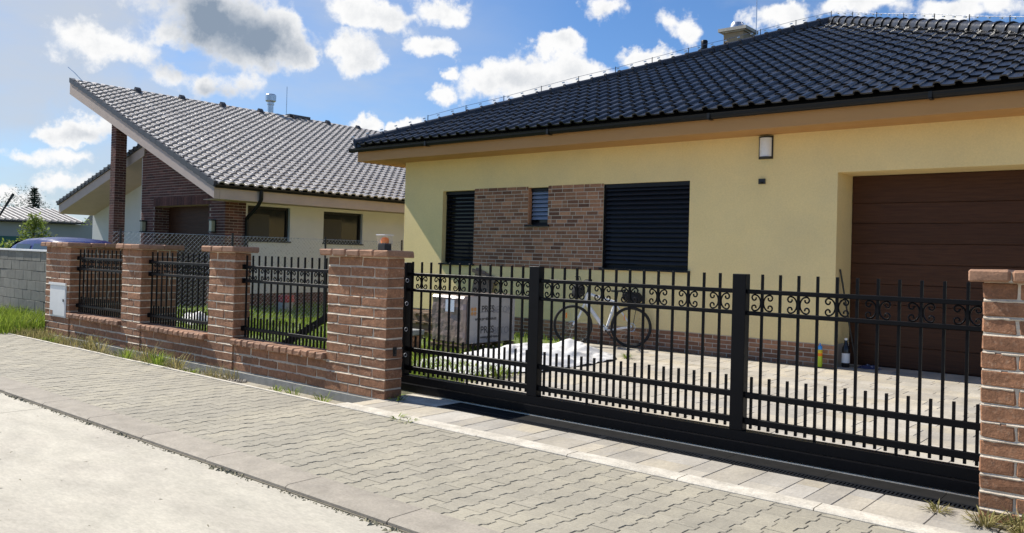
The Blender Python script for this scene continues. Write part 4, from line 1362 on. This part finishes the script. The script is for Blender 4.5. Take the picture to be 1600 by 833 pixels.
MB().prism([(-55.6, 24.6, 2.62), (-58, 24.6, 3.9), (-60.4, 24.6, 2.62)], (0, 0, 0), (0, 5.8, 0)).build('roof', 'ntrim', dh)


def leaf_cloud(b, c, rad, n, size, r, flat=.9, shell=.35):
    for _ in range(n):
        while True:
            p = Vector((r.uniform(-1, 1), r.uniform(-1, 1), r.uniform(-1, 1)))
            if shell < p.length < 1: break
        q = Vector((c[0] + p.x * rad[0], c[1] + p.y * rad[1], c[2] + p.z * rad[2]))
        d = Vector((r.gauss(0, 1), r.gauss(0, 1), r.gauss(0, .6))).normalized(); e = d.cross(Vector((r.gauss(0, 1), r.gauss(0, 1), r.gauss(0, 1)))).normalized()
        s = size * r.uniform(.6, 1.3)
        b.add([q, q + d * s + e * s * .35, q + d * s * 1.7, q + d * s - e * s * .35], [(0, 1, 2, 3)])


def tree(name, label, base, height, crown, n, size, m, seed, group=None, trunk_r=.12):
    r = random.Random(seed)
    t = thing(name, label, 'tree', base, group)
    tb = MB(); bx, by, bz = base
    tb.tube([(bx, by, bz - .1), (bx + .05, by, bz + height * .3), (bx - .04, by + .03, bz + height * .55), (bx, by, bz + height * .85)], [trunk_r, trunk_r * .8, trunk_r * .5, trunk_r * .15], 7)
    lb = MB()
    for cx, cy, cz, rx, ry, rz, k in crown:
        p = (bx + cx, by + cy, bz + cz)
        tb.tube([(bx, by, bz + height * .3 + .2 * r.random()), ((bx + p[0]) / 2, (by + p[1]) / 2, (bz + height * .35 + p[2]) / 2), p], [trunk_r * .5, trunk_r * .3, trunk_r * .08], 5)
        for _ in range(5):
            q = (p[0] + r.uniform(-.7, .7) * rx, p[1] + r.uniform(-.7, .7) * ry, p[2] + r.uniform(-.6, .8) * rz)
            tb.tube([p, q], [trunk_r * .12, trunk_r * .04], 4)
        leaf_cloud(lb, p, (rx, ry, rz), int(n * k), size, r)
    tb.build('trunk', 'bark', t, smooth='all'); lb.build('crown', m, t, fix=False)
    return t


p = at_d(52, 372, 30)
tree('young_tree', 'bushy bright green young tree in front of the low grey building', (p.x, p.y, -.1), 2.5,
     [(0, 0, 1.95, .42, .45, .55, 1.1), (.25, .3, 1.55, .6, .5, .45, 1.0), (-.5, -.45, 1.4, .55, .5, .36, .9), (.7, .8, 1.25, .5, .45, .28, .7), (-.2, 0, 1.05, .6, .6, .45, .9), (-.95, -1.0, 1.35, .38, .4, .28, .5), (.1, .0, 2.35, .22, .22, .3, .4)], 620, .07, 'leaf', 4, trunk_r=.05)
p = at_d(53, 340, 75)
tb = thing('conifer', 'dark spiky conifer with drooping top behind the low building', 'tree', (p.x, p.y, -.1))
r = random.Random(9); h = at_d(50, 293, 75).z + .1
MB().tube([(p.x, p.y, -.2), (p.x, p.y, h * .6), (p.x - .05, p.y, h - .15), (p.x - .22, p.y - .22, h)], [.22, .12, .04, .02], 6).build('trunk', 'bark', tb)
b = MB(); z = 1.2
while z < h - .1:
    L0 = 1.5 * (1 - (z / h)) ** .75 + .12; nb = 9
    for i in range(nb):
        a = r.random() * 6.28; ln = L0 * r.uniform(.6, 1.25); d = Vector((math.cos(a), math.sin(a), 0)); droop = r.uniform(.05, .35)
        for k in range(5):
            t0 = (k + .4) / 5; q = Vector((p.x, p.y, z)) + d * ln * t0 + Vector((0, 0, -droop * ln * t0 ** 2 + (.12 * ln if t0 > .8 else 0)))
            for _ in range(4):
                v = Vector((r.gauss(0, .6), r.gauss(0, .6), r.gauss(-.25, .4))); e = Vector((r.gauss(0, 1), r.gauss(0, 1), r.gauss(0, .4))).normalized() * .045
                s = .20 * (1 - .4 * t0)
                b.add([q - e, q + e, q + v.normalized() * s + d * .06], [(0, 1, 2)])
    z += .16
b.build('crown', 'conifer', tb, fix=False)
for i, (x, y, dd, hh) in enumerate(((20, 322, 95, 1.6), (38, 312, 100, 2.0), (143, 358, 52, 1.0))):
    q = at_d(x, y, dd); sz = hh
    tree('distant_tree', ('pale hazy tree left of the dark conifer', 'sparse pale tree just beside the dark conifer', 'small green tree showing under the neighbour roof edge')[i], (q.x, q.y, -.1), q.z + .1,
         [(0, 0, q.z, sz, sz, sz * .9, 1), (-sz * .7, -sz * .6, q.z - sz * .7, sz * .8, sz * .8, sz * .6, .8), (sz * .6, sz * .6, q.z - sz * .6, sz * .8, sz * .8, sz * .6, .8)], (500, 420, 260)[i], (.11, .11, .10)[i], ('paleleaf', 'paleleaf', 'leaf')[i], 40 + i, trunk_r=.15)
q = at_d(-6, 345, 38); q2 = at_d(10, 320, 38)
sl_ = thing('street_lamp', 'black street lamp arm rising over the low building roof', 'lamp', (q.x, q.y, -.16))
MB().tube([(q.x, q.y, -.2), (q.x, q.y, q.z), tuple(q.lerp(q2, .55)), tuple(q2)], [.06, .045, .04, .035], 8).build('mast', 'lampblack', sl_, smooth=True)
dv = (q2 - q).normalized(); MB().bar(q2 - dv * .05, q2 + dv * .5, .16, .09).build('lamp_head', 'lampblack', sl_)

# ------------------------------------------------------------------ things in the yard
# wrapped pallet of paving
ps = thing('wrapped_pallet', 'film-wrapped pallet of paving stones with printed lettering', 'pallet', (-9.62, 10.4, -.03))
PX0, PX1, PY0, PY1 = -10.03, -9.24, 9.80, 11.07
b = MB(); rr_ = random.Random(2); nx, ny, nzz = 10, 14, 10
st = MB(); vs, fs = cbox_data(PX1 - PX0, PY1 - PY0, .80, .03, .012, 5)
bm = bmesh.new(); bv = [bm.verts.new(v) for v in vs]; [bm.faces.new([bv[i] for i in f]) for f in fs]
bmesh.ops.subdivide_edges(bm, edges=bm.edges[:], cuts=7, use_grid_fill=True)
for v in bm.verts:
    s = math.sin(v.co.z * 31 + v.co.y * 5) * .004 + math.sin(v.co.z * 13 + v.co.x * 17 + v.co.y * 9) * .006
    v.co.x += s * (1 if v.co.x > 0 else -1); v.co.y += s * (1 if v.co.y > 0 else -1)
bmesh.ops.recalc_face_normals(bm, faces=bm.faces); me = bpy.data.meshes.new('wrapped_stack'); bm.to_mesh(me); bm.free(); me.materials.append(MAT['wrap'])
put('wrapped_stack', me, ps, ((PX0 + PX1) / 2, (PY0 + PY1) / 2, .53))
for i in range(3):
    X = PX0 + .07 + i * (PX1 - PX0 - .14) / 2
    MB().box(X - .06, X + .06, PY0 + .01, PY1 - .01, -.03, .0).box(X - .06, X + .06, PY0 + .01, PY0 + .15, .0, .10).box(X - .06, X + .06, PY1 - .15, PY1 - .01, .0, .10).build('pallet_bearer', 'wood', ps)
for i in range(5):
    Y = PY0 + .05 + i * (PY1 - PY0 - .1) / 4
    MB().box(PX0, PX1, Y - .045, Y + .045, .101, .124).build('pallet_board', 'wood', ps)
fx_ = PX1 + .022
MB().box(fx_ - .006, fx_, PY0 + .045, PY1 - .03, .15, .92).build('printed_film', 'wrapgrey', ps)
MB().box(-9.66, -9.46, PY0 - .022, PY0 - .018, .66, .86).build('paper_label', 'paper', ps)


def text_part(parent, body, size, y, z, m, x=None, bold=0.0, name='lettering', shear=0.0):
    c = bpy.data.curves.new('t', 'FONT'); c.body = body; c.size = size; c.align_x = 'LEFT'; c.offset = bold; c.shear = shear
    o = bpy.data.objects.new('t', c); COL.objects.link(o)
    dg = bpy.context.evaluated_depsgraph_get(); dg.update()
    me = bpy.data.meshes.new_from_object(o.evaluated_get(dg)); bpy.data.objects.remove(o)
    me.materials.clear(); me.materials.append(MAT[m])
    mw = Matrix(((0, 0, 1, x if x else fx_ + .003), (1, 0, 0, y), (0, 1, 0, z), (0, 0, 0, 1)))
    o2 = put(name, me, parent, mw=mw); return o2


q = lambda x, y: at_x(x, y, fx_)
a = q(753, 488)
for body, ink, yy, zz_, sz in (('PRES', 'ink', q(752, 488).y, q(752, 488).z, .155), ('BETON', 'ink2', q(769.5, 489).y, q(769.5, 489).z, .155),
                              ('www.presbeton.cz', 'ink', q(742, 501).y, q(742, 501).z, .07),
                              ('PRES', 'ink', q(750, 520).y, q(750, 521).z, .165), ('BETON', 'ink2', q(770, 521).y, q(770, 522).z, .165), ('www.presbeton.cz', 'ink', q(750, 529).y, q(750, 529).z, .065)):
    text_part(ps, body, sz, yy, zz_, ink, bold=.003)
for cxp, cyp in ((740, 487),):
    c = q(cxp, cyp)
    for sy, sz in ((-1, -1), (1, -1), (1, 1), (-1, 1)):
        b = MB(); b.add([(fx_ + .003, c.y + sy * .036 + .033 * math.cos(t), c.z + sz * .036 + .033 * math.sin(t)) for t in [2 * math.pi * i / 14 for i in range(14)]], [tuple(range(14))])
        b.build('logo_petal', 'ink3', ps, fix=False)
MB().tube([(fx_ + .003, PY0 + .06 + i * .085, .60 + .07 * math.sin(math.pi * i / 13)) for i in range(14)], .004, 4).build('printed_arc', 'ink2', ps)

# white sheet over a heap
from mathutils import noise as mno
b = MB(); nu, nv = 90, 56
for i in range(nu + 1):
    for j in range(nv + 1):
        u, v = i / nu, j / nv
        yy = 7.95 + 3.55 * u; w = .60 + .40 * math.sin(math.pi * u) + .07 * math.sin(9 * u) + .04 * math.sin(23 * u); xc = -8.05 + .12 * math.sin(3 * u) - .15 * (1 - u)
        xx = xc + (v - .5) * 2 * w
        env = max(0, 1 - (2 * abs(v - .5)) ** 3) * max(0, math.sin(math.pi * min(1, u * 1.0))) ** .5
        hh = .10 + .14 * u + .17 * math.exp(-((u - .84) / .07) ** 2 - ((v - .60) / .20) ** 2) + .07 * math.exp(-((u - .50) / .12) ** 2 - ((v - .45) / .2) ** 2)
        q = Vector((xx * 2.2, yy * 1.3, 3.1)); n1 = mno.noise(q); n2 = mno.noise(q * 2.7 + Vector((5, 1, 2))); n3 = mno.noise(q * 6.1)
        crease = (abs(n1) ** .7) * .13 + abs(n2) * .07 + abs(n3) * .025 - .07
        zz_ = env * (hh + crease) + (1 - env) * max(0, .01 + .05 * abs(n2))
        b.v.append((xx + .04 * n2, yy + .04 * n1, max(.007, zz_)))
b.f = [(i * (nv + 1) + j, i * (nv + 1) + j + 1, (i + 1) * (nv + 1) + j + 1, (i + 1) * (nv + 1) + j) for i in range(nu) for j in range(nv)]
tag(b.build('white_sheet', 'tarp', smooth='all'), 'crumpled white sheet spread over a low heap by the bicycle', 'sheet')

# stacked wooden pallets and loose block, leaning board
wp = thing('wooden_pallets', 'stack of weathered wooden pallets against the yellow wall', 'pallet', (-11.6, 11.6, -.03))
for k in range(3):
    z = -.03 + k * .17
    for i in range(3):
        MB().box(-12.2, -11.0, 11.05 + i * .36, 11.15 + i * .36, z + .0, z + .118).build('bearer', 'wood', wp)
    for i in range(6):
        MB().box(-12.2 + i * .22, -12.2 + i * .22 + .10, 11.0, 11.95, z + .119, z + .142).build('board', 'wood', wp)
    MB().box(-12.2, -11.0, 11.0, 11.02, z + .143, z + .165).build('board', 'wood', wp)
bs = thing('block_pile', 'reddish blocks topped by a grey slab in the lawn', 'blocks', (-9.95, 9.2, -.03))
for k in range(3):
    for i in range(2):
        brick(bs, -10.12 + i * .19, -9.945 + i * .19, 9.10, 9.35, -.03 + k * .105, .068 + k * .105)
brick(bs, -10.15, -9.72, 9.07, 9.38, .288, .37, 'foot', 'slab')
lb_ = thing('leaning_board', 'weathered board panel leaning on the yellow wall', 'board', (-11.6, 12.9, -.03))
for i in range(4):
    x0 = -12.0 + i * .135
    MB().prism([(x0, 12.70, -.03), (x0 + .128, 12.70, -.03), (x0 + .128, 13.05, 1.30 - i * .05), (x0, 13.05, 1.33 - i * .05)], (0, 0, 0), (0, .03, 0)).build('plank', 'wood', lb_)
MB().prism([(-12.05, 12.97, 1.24), (-11.40, 12.97, 1.02), (-11.40, 12.97, 1.09), (-12.05, 12.97, 1.31)], (0, 0, 0), (0, .05, 0)).build('cross_batten', 'wood', lb_)

# bicycle
bk = thing('bicycle', 'white bicycle with black bags leaning by the yellow wall', 'bicycle', (-8.42, 12.6, .004))
HF, HR = Vector((-8.867, 12.28, .372)), Vector((-7.976, 12.84, .372))
ax = (HR - HF).normalized(); nrm = Vector((-ax.y, ax.x, 0)); LEAN = .05


def bp(s, z, o=0.0):
    return HF + ax * s + nrm * (o + LEAN * z) + Vector((0, 0, z - HF.z + .004))


def wheel(c, steer=0.0):
    d = (Matrix.Rotation(steer, 3, 'Z') @ ax); R = .350
    w = MB().tube([c + d * (R * math.cos(a)) + Vector((0, 0, R * math.sin(a))) for a in [2 * math.pi * i / 40 for i in range(40)]], .021, 8, closed=True).build('tyre', 'rubber', bk, smooth='all')
    MB().tube([c + d * (.325 * math.cos(a)) + Vector((0, 0, .325 * math.sin(a))) for a in [2 * math.pi * i / 40 for i in range(40)]], .009, 6, closed=True).build('rim', 'lampblack', w, smooth='all')
    sp = MB(); n_ = Vector((-d.y, d.x, 0))
    for i in range(24):
        a = 2 * math.pi * i / 24; a2 = a + (.6 if i % 2 else -.6)
        sp.tube([c + d * (.02 * math.cos(a2)) + Vector((0, 0, .02 * math.sin(a2))) + n_ * (.02 if i % 2 else -.02), c + d * (.32 * math.cos(a)) + Vector((0, 0, .32 * math.sin(a)))], .0014, 3, caps=False)
    sp.build('spokes', 'steel', w, kind='stuff', fix=False)
    MB().tube([c - n_ * .045, c + n_ * .045], .016, 8).build('hub', 'lampblack', w)
    MB().tube([c - n_ * .032 + d * (.075 * math.cos(a)) + Vector((0, 0, .075 * math.sin(a))) for a in [2 * math.pi * i / 20 for i in range(20)]], .007, 4, closed=True).build('brake_disc', 'steel', w)
    for a in (2.2,):
        e = c + d * (.21 * math.cos(a)) + Vector((0, 0, .21 * math.sin(a))) - n_ * .012
        MB().bar(e - Vector((0, 0, .05)), e + Vector((0, 0, .05)), .05, .012, d).build('reflector', 'orange', w)


wheel(HF, -.18); wheel(HR)
BB, ST, HT, HB = bp(.60, .29), bp(.78, .86), bp(.245, .95), bp(.215, .80)
fr = MB()
for a, c, rr1 in ((BB, ST, .026), (BB, HB, .037), (ST.lerp(BB, .1), HT, .029), (HB, HT, .032)):
    fr.tube([a, c], rr1, 8)
for o in (-.05, .05):
    fr.tube([BB, bp(1.065, .372, o)], .018, 6); fr.tube([ST.lerp(BB, .12), bp(1.065, .372, o)], .014, 6)
fr.build('frame', 'whiteframe', bk, smooth='soft')
fk = MB()
for o in (-.048, .048): fk.tube([bp(.205, .77, o * .8), bp(.12, .55, o), bp(0, .372, o)], .019, 6)
fk.tube([bp(.205, .77, -.045), bp(.205, .77, .045)], .014, 6); fk.build('fork', 'whiteframe', bk, smooth='soft')
MB().tube([HT, bp(.262, 1.06), bp(.20, 1.12)], .015, 7).build('stem', 'lampblack', bk, smooth='soft')
hb = MB().tube([bp(.27, 1.17, -.31), bp(.22, 1.15, -.20), bp(.20, 1.12, 0), bp(.22, 1.15, .20), bp(.27, 1.17, .31)], .018, 7).build('handlebar', 'lampblack', bk, smooth='soft')
for o in (-.31, .31): MB().tube([bp(.30, 1.18, o), bp(.20, 1.17, o * .62)], .027, 8).build('grip', 'rubber', hb)
for o in (-.26, .26): MB().tube([bp(.21, 1.15, o), bp(.12, 1.15, o), bp(.09, 1.24, o)], .008, 5).build('mirror_arm', 'lampblack', hb)
MB().lathe([(0, 0), (.05, .01), (.05, .02), (0, .03)], tuple(bp(.08, 1.24, -.27)), 10).build('mirror', 'lampblack', hb)
b = MB(); vs, fs = cbox_data(.22, .26, .24, .07, .016, 4); m3 = Matrix((ax, nrm, Vector((0, 0, 1)))).transposed()
b.add([bp(.09, .98) + m3 @ Vector(v) for v in vs], fs); b.build('front_bag', 'bagcloth', bk, smooth=True)
MB().tube([ST, bp(.80, .99)], .013, 7).build('seat_post', 'lampblack', bk)
sd = MB()
for s, w2, z in ((.68, .018, 1.02), (.76, .03, 1.015), (.85, .06, 1.02), (.92, .075, 1.035), (.95, .06, 1.04)):
    sd.v += [bp(s, z - .025, -w2 * .8), bp(s, z, -w2), bp(s, z + .012, 0), bp(s, z, w2), bp(s, z - .025, w2 * .8)]
sd.f = [(i * 5 + j, i * 5 + j + 1, (i + 1) * 5 + j + 1, (i + 1) * 5 + j) for i in range(4) for j in range(4)] + [(0, 1, 2, 3, 4), (20, 21, 22, 23, 24)]
sd.build('saddle', 'rubber', bk, smooth='soft')
rk = MB()
for o in (-.05, .05): rk.tube([bp(.80, .80, o), bp(1.25, .80, o)], .006, 5); rk.tube([bp(1.08, .36, o), bp(1.15, .80, o)], .006, 5)
rk.tube([bp(1.25, .80, -.05), bp(1.25, .80, .05)], .006, 5); rk.build('rear_rack', 'lampblack', bk)
b = MB(); vs, fs = cbox_data(.36, .18, .19, .06, .015, 6); b.add([bp(1.06, .905) + m3 @ Vector(v) for v in vs], fs); b.build('rear_bag', 'bagcloth', bk, smooth=True)
MB().tube([BB + ax * .085 * math.cos(a) + Vector((0, 0, .085 * math.sin(a))) - nrm * .045 for a in [2 * math.pi * i / 20 for i in range(20)]], .007, 4, closed=True).tube([BB - nrm * .06, BB + nrm * .06], .018, 8).build('chainring', 'lampblack', bk)
for sgn in (1, -1):
    e = BB + (ax * .12 + Vector((0, 0, -.12))) * sgn - nrm * .075 * sgn
    c = MB().tube([BB - nrm * .06 * sgn, e], .011, 6).build('crank', 'lampblack', bk)
    MB().bar(e - nrm * sgn * .0, e - nrm * .09 * sgn, .07, .022).build('pedal', 'rubber', c)
MB().tube([bp(.66, .28, -.04), bp(.80, .012, -.16)], .008, 6).build('kickstand', 'lampblack', bk)

# bottles, cloth, rod by the garage
bo = thing('spray_bottle', 'lime green and yellow bottle with blue cap by the brick plinth', 'bottle', (-4.62, 12.97, .004))
c0 = (-4.62, 12.97, .004)
MB().lathe([(0, 0), (.034, 0), (.038, .02), (.038, .19)], c0, 14).build('body', 'lime', bo, smooth=True)
MB().lathe([(.0385, .17), (.0385, .215)], c0, 14).build('band', 'orange', bo, smooth=True)
MB().lathe([(.038, .2155), (.038, .262), (.034, .27)], c0, 14).build('upper_band', 'yellowp', bo, smooth=True)
MB().lathe([(.034, .271), (.034, .32), (.02, .335), (.008, .338), (.008, .37), (0, .372)], c0, 12).build('cap', 'cyan', bo, smooth=True)
c1 = (-4.33, 13.28, .004)
bo2 = thing('dark_bottle', 'dark bottle with white label in the garage doorway', 'bottle', c1)
MB().lathe([(0, 0), (.055, 0), (.06, .015), (.06, .27), (.052, .31), (.028, .37), (.022, .42), (.0, .421)], c1, 16).build('body', 'brownglass', bo2, smooth=True)
MB().lathe([(.0612, .07), (.0612, .22)], c1, 16).build('label', 'white', bo2, smooth=True)
MB().lathe([(.025, .4215), (.025, .455), (0, .456)], c1, 12).build('cap', 'white', bo2, smooth=True)
b = MB(); nu = 14
for i in range(nu + 1):
    for j in range(nu + 1):
        u, v = i / nu - .5, j / nu - .5; e = max(0, 1 - (2.0 * max(abs(u), abs(v))) ** 2)
        b.v.append((-4.02 + u * .34 + .02 * math.sin(9 * v), 13.42 + v * .20 + .015 * math.sin(11 * u), .008 + e * (.03 + .025 * math.sin(23 * u + 3) * math.cos(19 * v) + .015 * math.sin(37 * u * v + 2))))
b.f = [(i * (nu + 1) + j, i * (nu + 1) + j + 1, (i + 1) * (nu + 1) + j + 1, (i + 1) * (nu + 1) + j) for i in range(nu) for j in range(nu)]
tag(b.build('crumpled_cloth', 'cloth', smooth='all'), 'crumpled navy and white cloth on the slabs before the garage door', 'cloth')
tag(MB().tube([(-4.22, 13.45, .005), (-4.435, 13.25, 1.53)], .014, 8).build('leaning_rod', 'lampblack'), 'dark rod leaning in the corner of the garage recess', 'rod')

# neighbour's yard
bu = thing('red_white_bucket', 'red topped white tub on the grass by the neighbour wall', 'tub', (-18.6, 12.85, -.03))
c2_ = (-18.6, 12.85, -.035)
MB().lathe([(0, 0), (.17, 0), (.21, .26)], c2_, 18).build('tub', 'oldcup', bu, smooth=True)
MB().lathe([(.215, .261), (.23, .28), (.21, .44), (.0, .46)], c2_, 18).build('lid', 'red', bu, smooth=True)
b = MB(); nu = 16
for i in range(nu + 1):
    for j in range(nu + 1):
        u, v = i / nu - .5, j / nu - .5; e = max(0, 1 - (2 * abs(u)) ** 3) * max(0, 1 - (2 * abs(v)) ** 3)
        b.v.append((-16.7 + u * .9, 9.3 + v * .55, -.028 + e * (.22 + .03 * math.sin(13 * u + 7 * v) + .02 * math.sin(29 * v - 9 * u))))
b.f = [(i * (nu + 1) + j, i * (nu + 1) + j + 1, (i + 1) * (nu + 1) + j + 1, (i + 1) * (nu + 1) + j) for i in range(nu) for j in range(nu)]
tag(b.build('white_bag', 'tarp', smooth='all'), 'white sack lying behind the scroll fence panel', 'sack')

# ------------------------------------------------------------------ grass, weeds, gravel
def blades(b, x, y, z, h, r, w=.006, lean=.35):
    a = r.random() * 6.283; d = Vector((math.cos(a), math.sin(a), 0)) * w; ln = Vector((r.gauss(0, lean), r.gauss(0, lean), 0)) * h
    p = Vector((x, y, z)); m_ = p + ln * .35 + Vector((0, 0, h * .62)); t = p + ln + Vector((0, 0, h * .98))
    b.add([p - d, p + d, m_ + d * .7, m_ - d * .7, t], [(0, 1, 2, 3), (3, 2, 4)])


def grass_area(n, x0, x1, y0, y1, z, h0, h1, seed, m='grass', dens=None, w=.006, name='grass'):
    r = random.Random(seed); b = MB(); k = 0
    while k < n:
        x, y = r.uniform(x0, x1), r.uniform(y0, y1)
        if dens and r.random() > dens(x, y): k += .3; continue
        blades(b, x, y, z, r.uniform(h0, h1), r, w); k += 1
    o = b.build(name, m, fix=False, kind='stuff')
    return o


grass_area(9000, -15.8, -9.0, 6.9, 12.9, -.03, .06, .17, 1, dens=lambda x, y: .5 + .5 * math.sin(x * 2.1) * math.sin(y * 1.7), w=.009)
grass_area(5200, -10.2, -7.0, 6.75, 8.6, -.03, .07, .20, 2, dens=lambda x, y: 1 if x < -7.6 + .5 * math.sin(y * 3) or y < 7.4 else .25, w=.008)
grass_area(5000, -20.2, -15.95, 7.5, 16, -.035, .06, .20, 3, w=.012)
grass_area(4200, -19.5, -16.08, 5.25, 6.55, -.03, .10, .42, 4, dens=lambda x, y: .35 + .65 * (y - 5.2) / 1.3, w=.008)
grass_area(1500, -15.6, -9.6, 5.50, 5.98, -.10, .04, .22, 15, 'drygrass', dens=lambda x, y: max(0, .35 + .65 * math.sin(x * 3.7) * math.sin(x * 1.3 + 2)), w=.003)
grass_area(1300, -16.3, -14.2, 5.50, 6.0, -.10, .05, .26, 5, 'drygrass', dens=lambda x, y: 1 if x < -15.5 else .25, w=.005)
# gravel on the strip below the wall
b = MB(); r = random.Random(8)
for i in range(2600):
    x = -15.6 + 6.2 * r.random() ** 1.25; y = r.uniform(5.5, 5.98); s = r.uniform(.008, .024)
    vs, fs = cbox_data(s * 2, s * 1.6, s * 1.2, s * .35, s * .2, i)
    a = r.random() * 6.28
    b.add([(x + v[0] * math.cos(a) - v[1] * math.sin(a), y + v[0] * math.sin(a) + v[1] * math.cos(a), -.10 + s * .4 + v[2]) for v in vs], fs)
b.build('gravel', 'gravel', kind='stuff', fix=False)


def weed(label, x, y, z, h, n, seed, m='weed', spread=.07, seedheads=0):
    r = random.Random(seed); b = MB()
    for _ in range(int(n * 1.7)):
        a = r.random() * 6.283; ln = h * r.uniform(.4, 1.1); d = Vector((math.cos(a), math.sin(a), 0)); p = Vector((x, y, z)) + d * r.random() * spread * .5
        q = p + d * spread * r.uniform(.2, 1.2) + Vector((0, 0, ln * .7)); t = q + d * spread * r.uniform(.1, 1) + Vector((0, 0, ln * r.uniform(-.15, .35))); e = Vector((-d.y, d.x, 0)) * r.uniform(.0025, .0065)
        b.add([p - e * .5, p + e * .5, q + e, q - e, t], [(0, 1, 2, 3), (3, 2, 4)])
    tag(b.build('weed_tuft', m, fix=False), label, 'weed', 'weeds along the foot of the brick fence')


seeds = [(-14.75, 5.62, .20, 60, 'weed', 'round dark weed tuft in the gravel by the meter cabinet pillar'), (-13.5, 5.72, .36, 60, 'drygrass', 'tall dry weed before the low wall next to the cabinet pillar'),
         (-12.9, 5.62, .30, 50, 'drygrass', 'dry weed at the foot of the narrow pillar beside the end pillar'), (-12.0, 5.60, .28, 50, 'weed', 'green weed under the sill between the narrow pillars'),
         (-11.6, 5.72, .36, 55, 'drygrass', 'tall dry weed under the middle fence panel'), (-11.05, 5.60, .30, 90, 'weed', 'dense bright green weed clump under the middle fence panel'),
         (-10.6, 5.62, .30, 60, 'drygrass', 'dry weed at the corner of the narrow pillar next to the beacon pillar'), (-10.15, 5.60, .16, 40, 'weed', 'low weed before the narrow pillar next to the beacon pillar'),
         (-8.25, 5.60, .15, 30, 'weed', 'small yellow green weed on the concrete footing'), (-7.95, 5.62, .20, 34, 'weed', 'leafy weed at the left corner of the beacon pillar'), (-7.45, 5.66, .16, 26, 'weed', 'weed sprouting below the beacon pillar face'),
         (-6.0, 5.44, .07, 16, 'weed', 'tiny weed in the joint of the pale edging stone'), (-5.83, 5.44, .05, 14, 'weed', 'flat weed beside a tiny one in the edging joint'),
         (-6.72, 6.12, .08, 16, 'weed', 'weed sprig at the foot of the beacon pillar side'), (-1.35, 6.02, .07, 30, 'drygrass', 'small dry tuft near the drain end by the right gate pillar'),
         (-1.05, 5.90, .12, 60, 'drygrass', 'dry grass at the left foot of the closing gate pillar'), (-.85, 5.86, .15, 90, 'drygrass', 'thick dry grass before the closing gate pillar'),
         (-10.35, 12.95, .16, 40, 'weed', 'weed against the brick plinth left of the bicycle'), (-7.15, 11.4, .12, 40, 'weed', 'weed at the end of the white sheet'), (-7.2, 8.3, .20, 70, 'weed', 'broad leaved weed clump before the white sheet')]
for i, (x, y, h, n, m, lab) in enumerate(seeds):
    weed(lab, x, y, -.10 if (y < 6 and y > 5.5 and x < -7) else -.01, h, n, 60 + i, m, spread=.05 + h * .3)
b = MB(); r = random.Random(12)      # fallen bits on road and slabs
for i in range(170):
    if i < 60: x, y, z = r.uniform(-9, -1), r.uniform(1.5, 3.3), -.034
    else: x, y, z = r.uniform(-7.5, -3), r.uniform(7, 12.9), .0065
    s = r.uniform(.006, .022); a = r.random() * 6.28
    b.add([(x + s * math.cos(a), y + s * math.sin(a), z), (x + s * .4 * math.cos(a + 2.2), y + s * .4 * math.sin(a + 2.2), z + s * .3), (x - s * math.cos(a), y - s * math.sin(a), z + .002)], [(0, 1, 2)])
b.build('leaf_litter', 'moss', kind='stuff', fix=False)
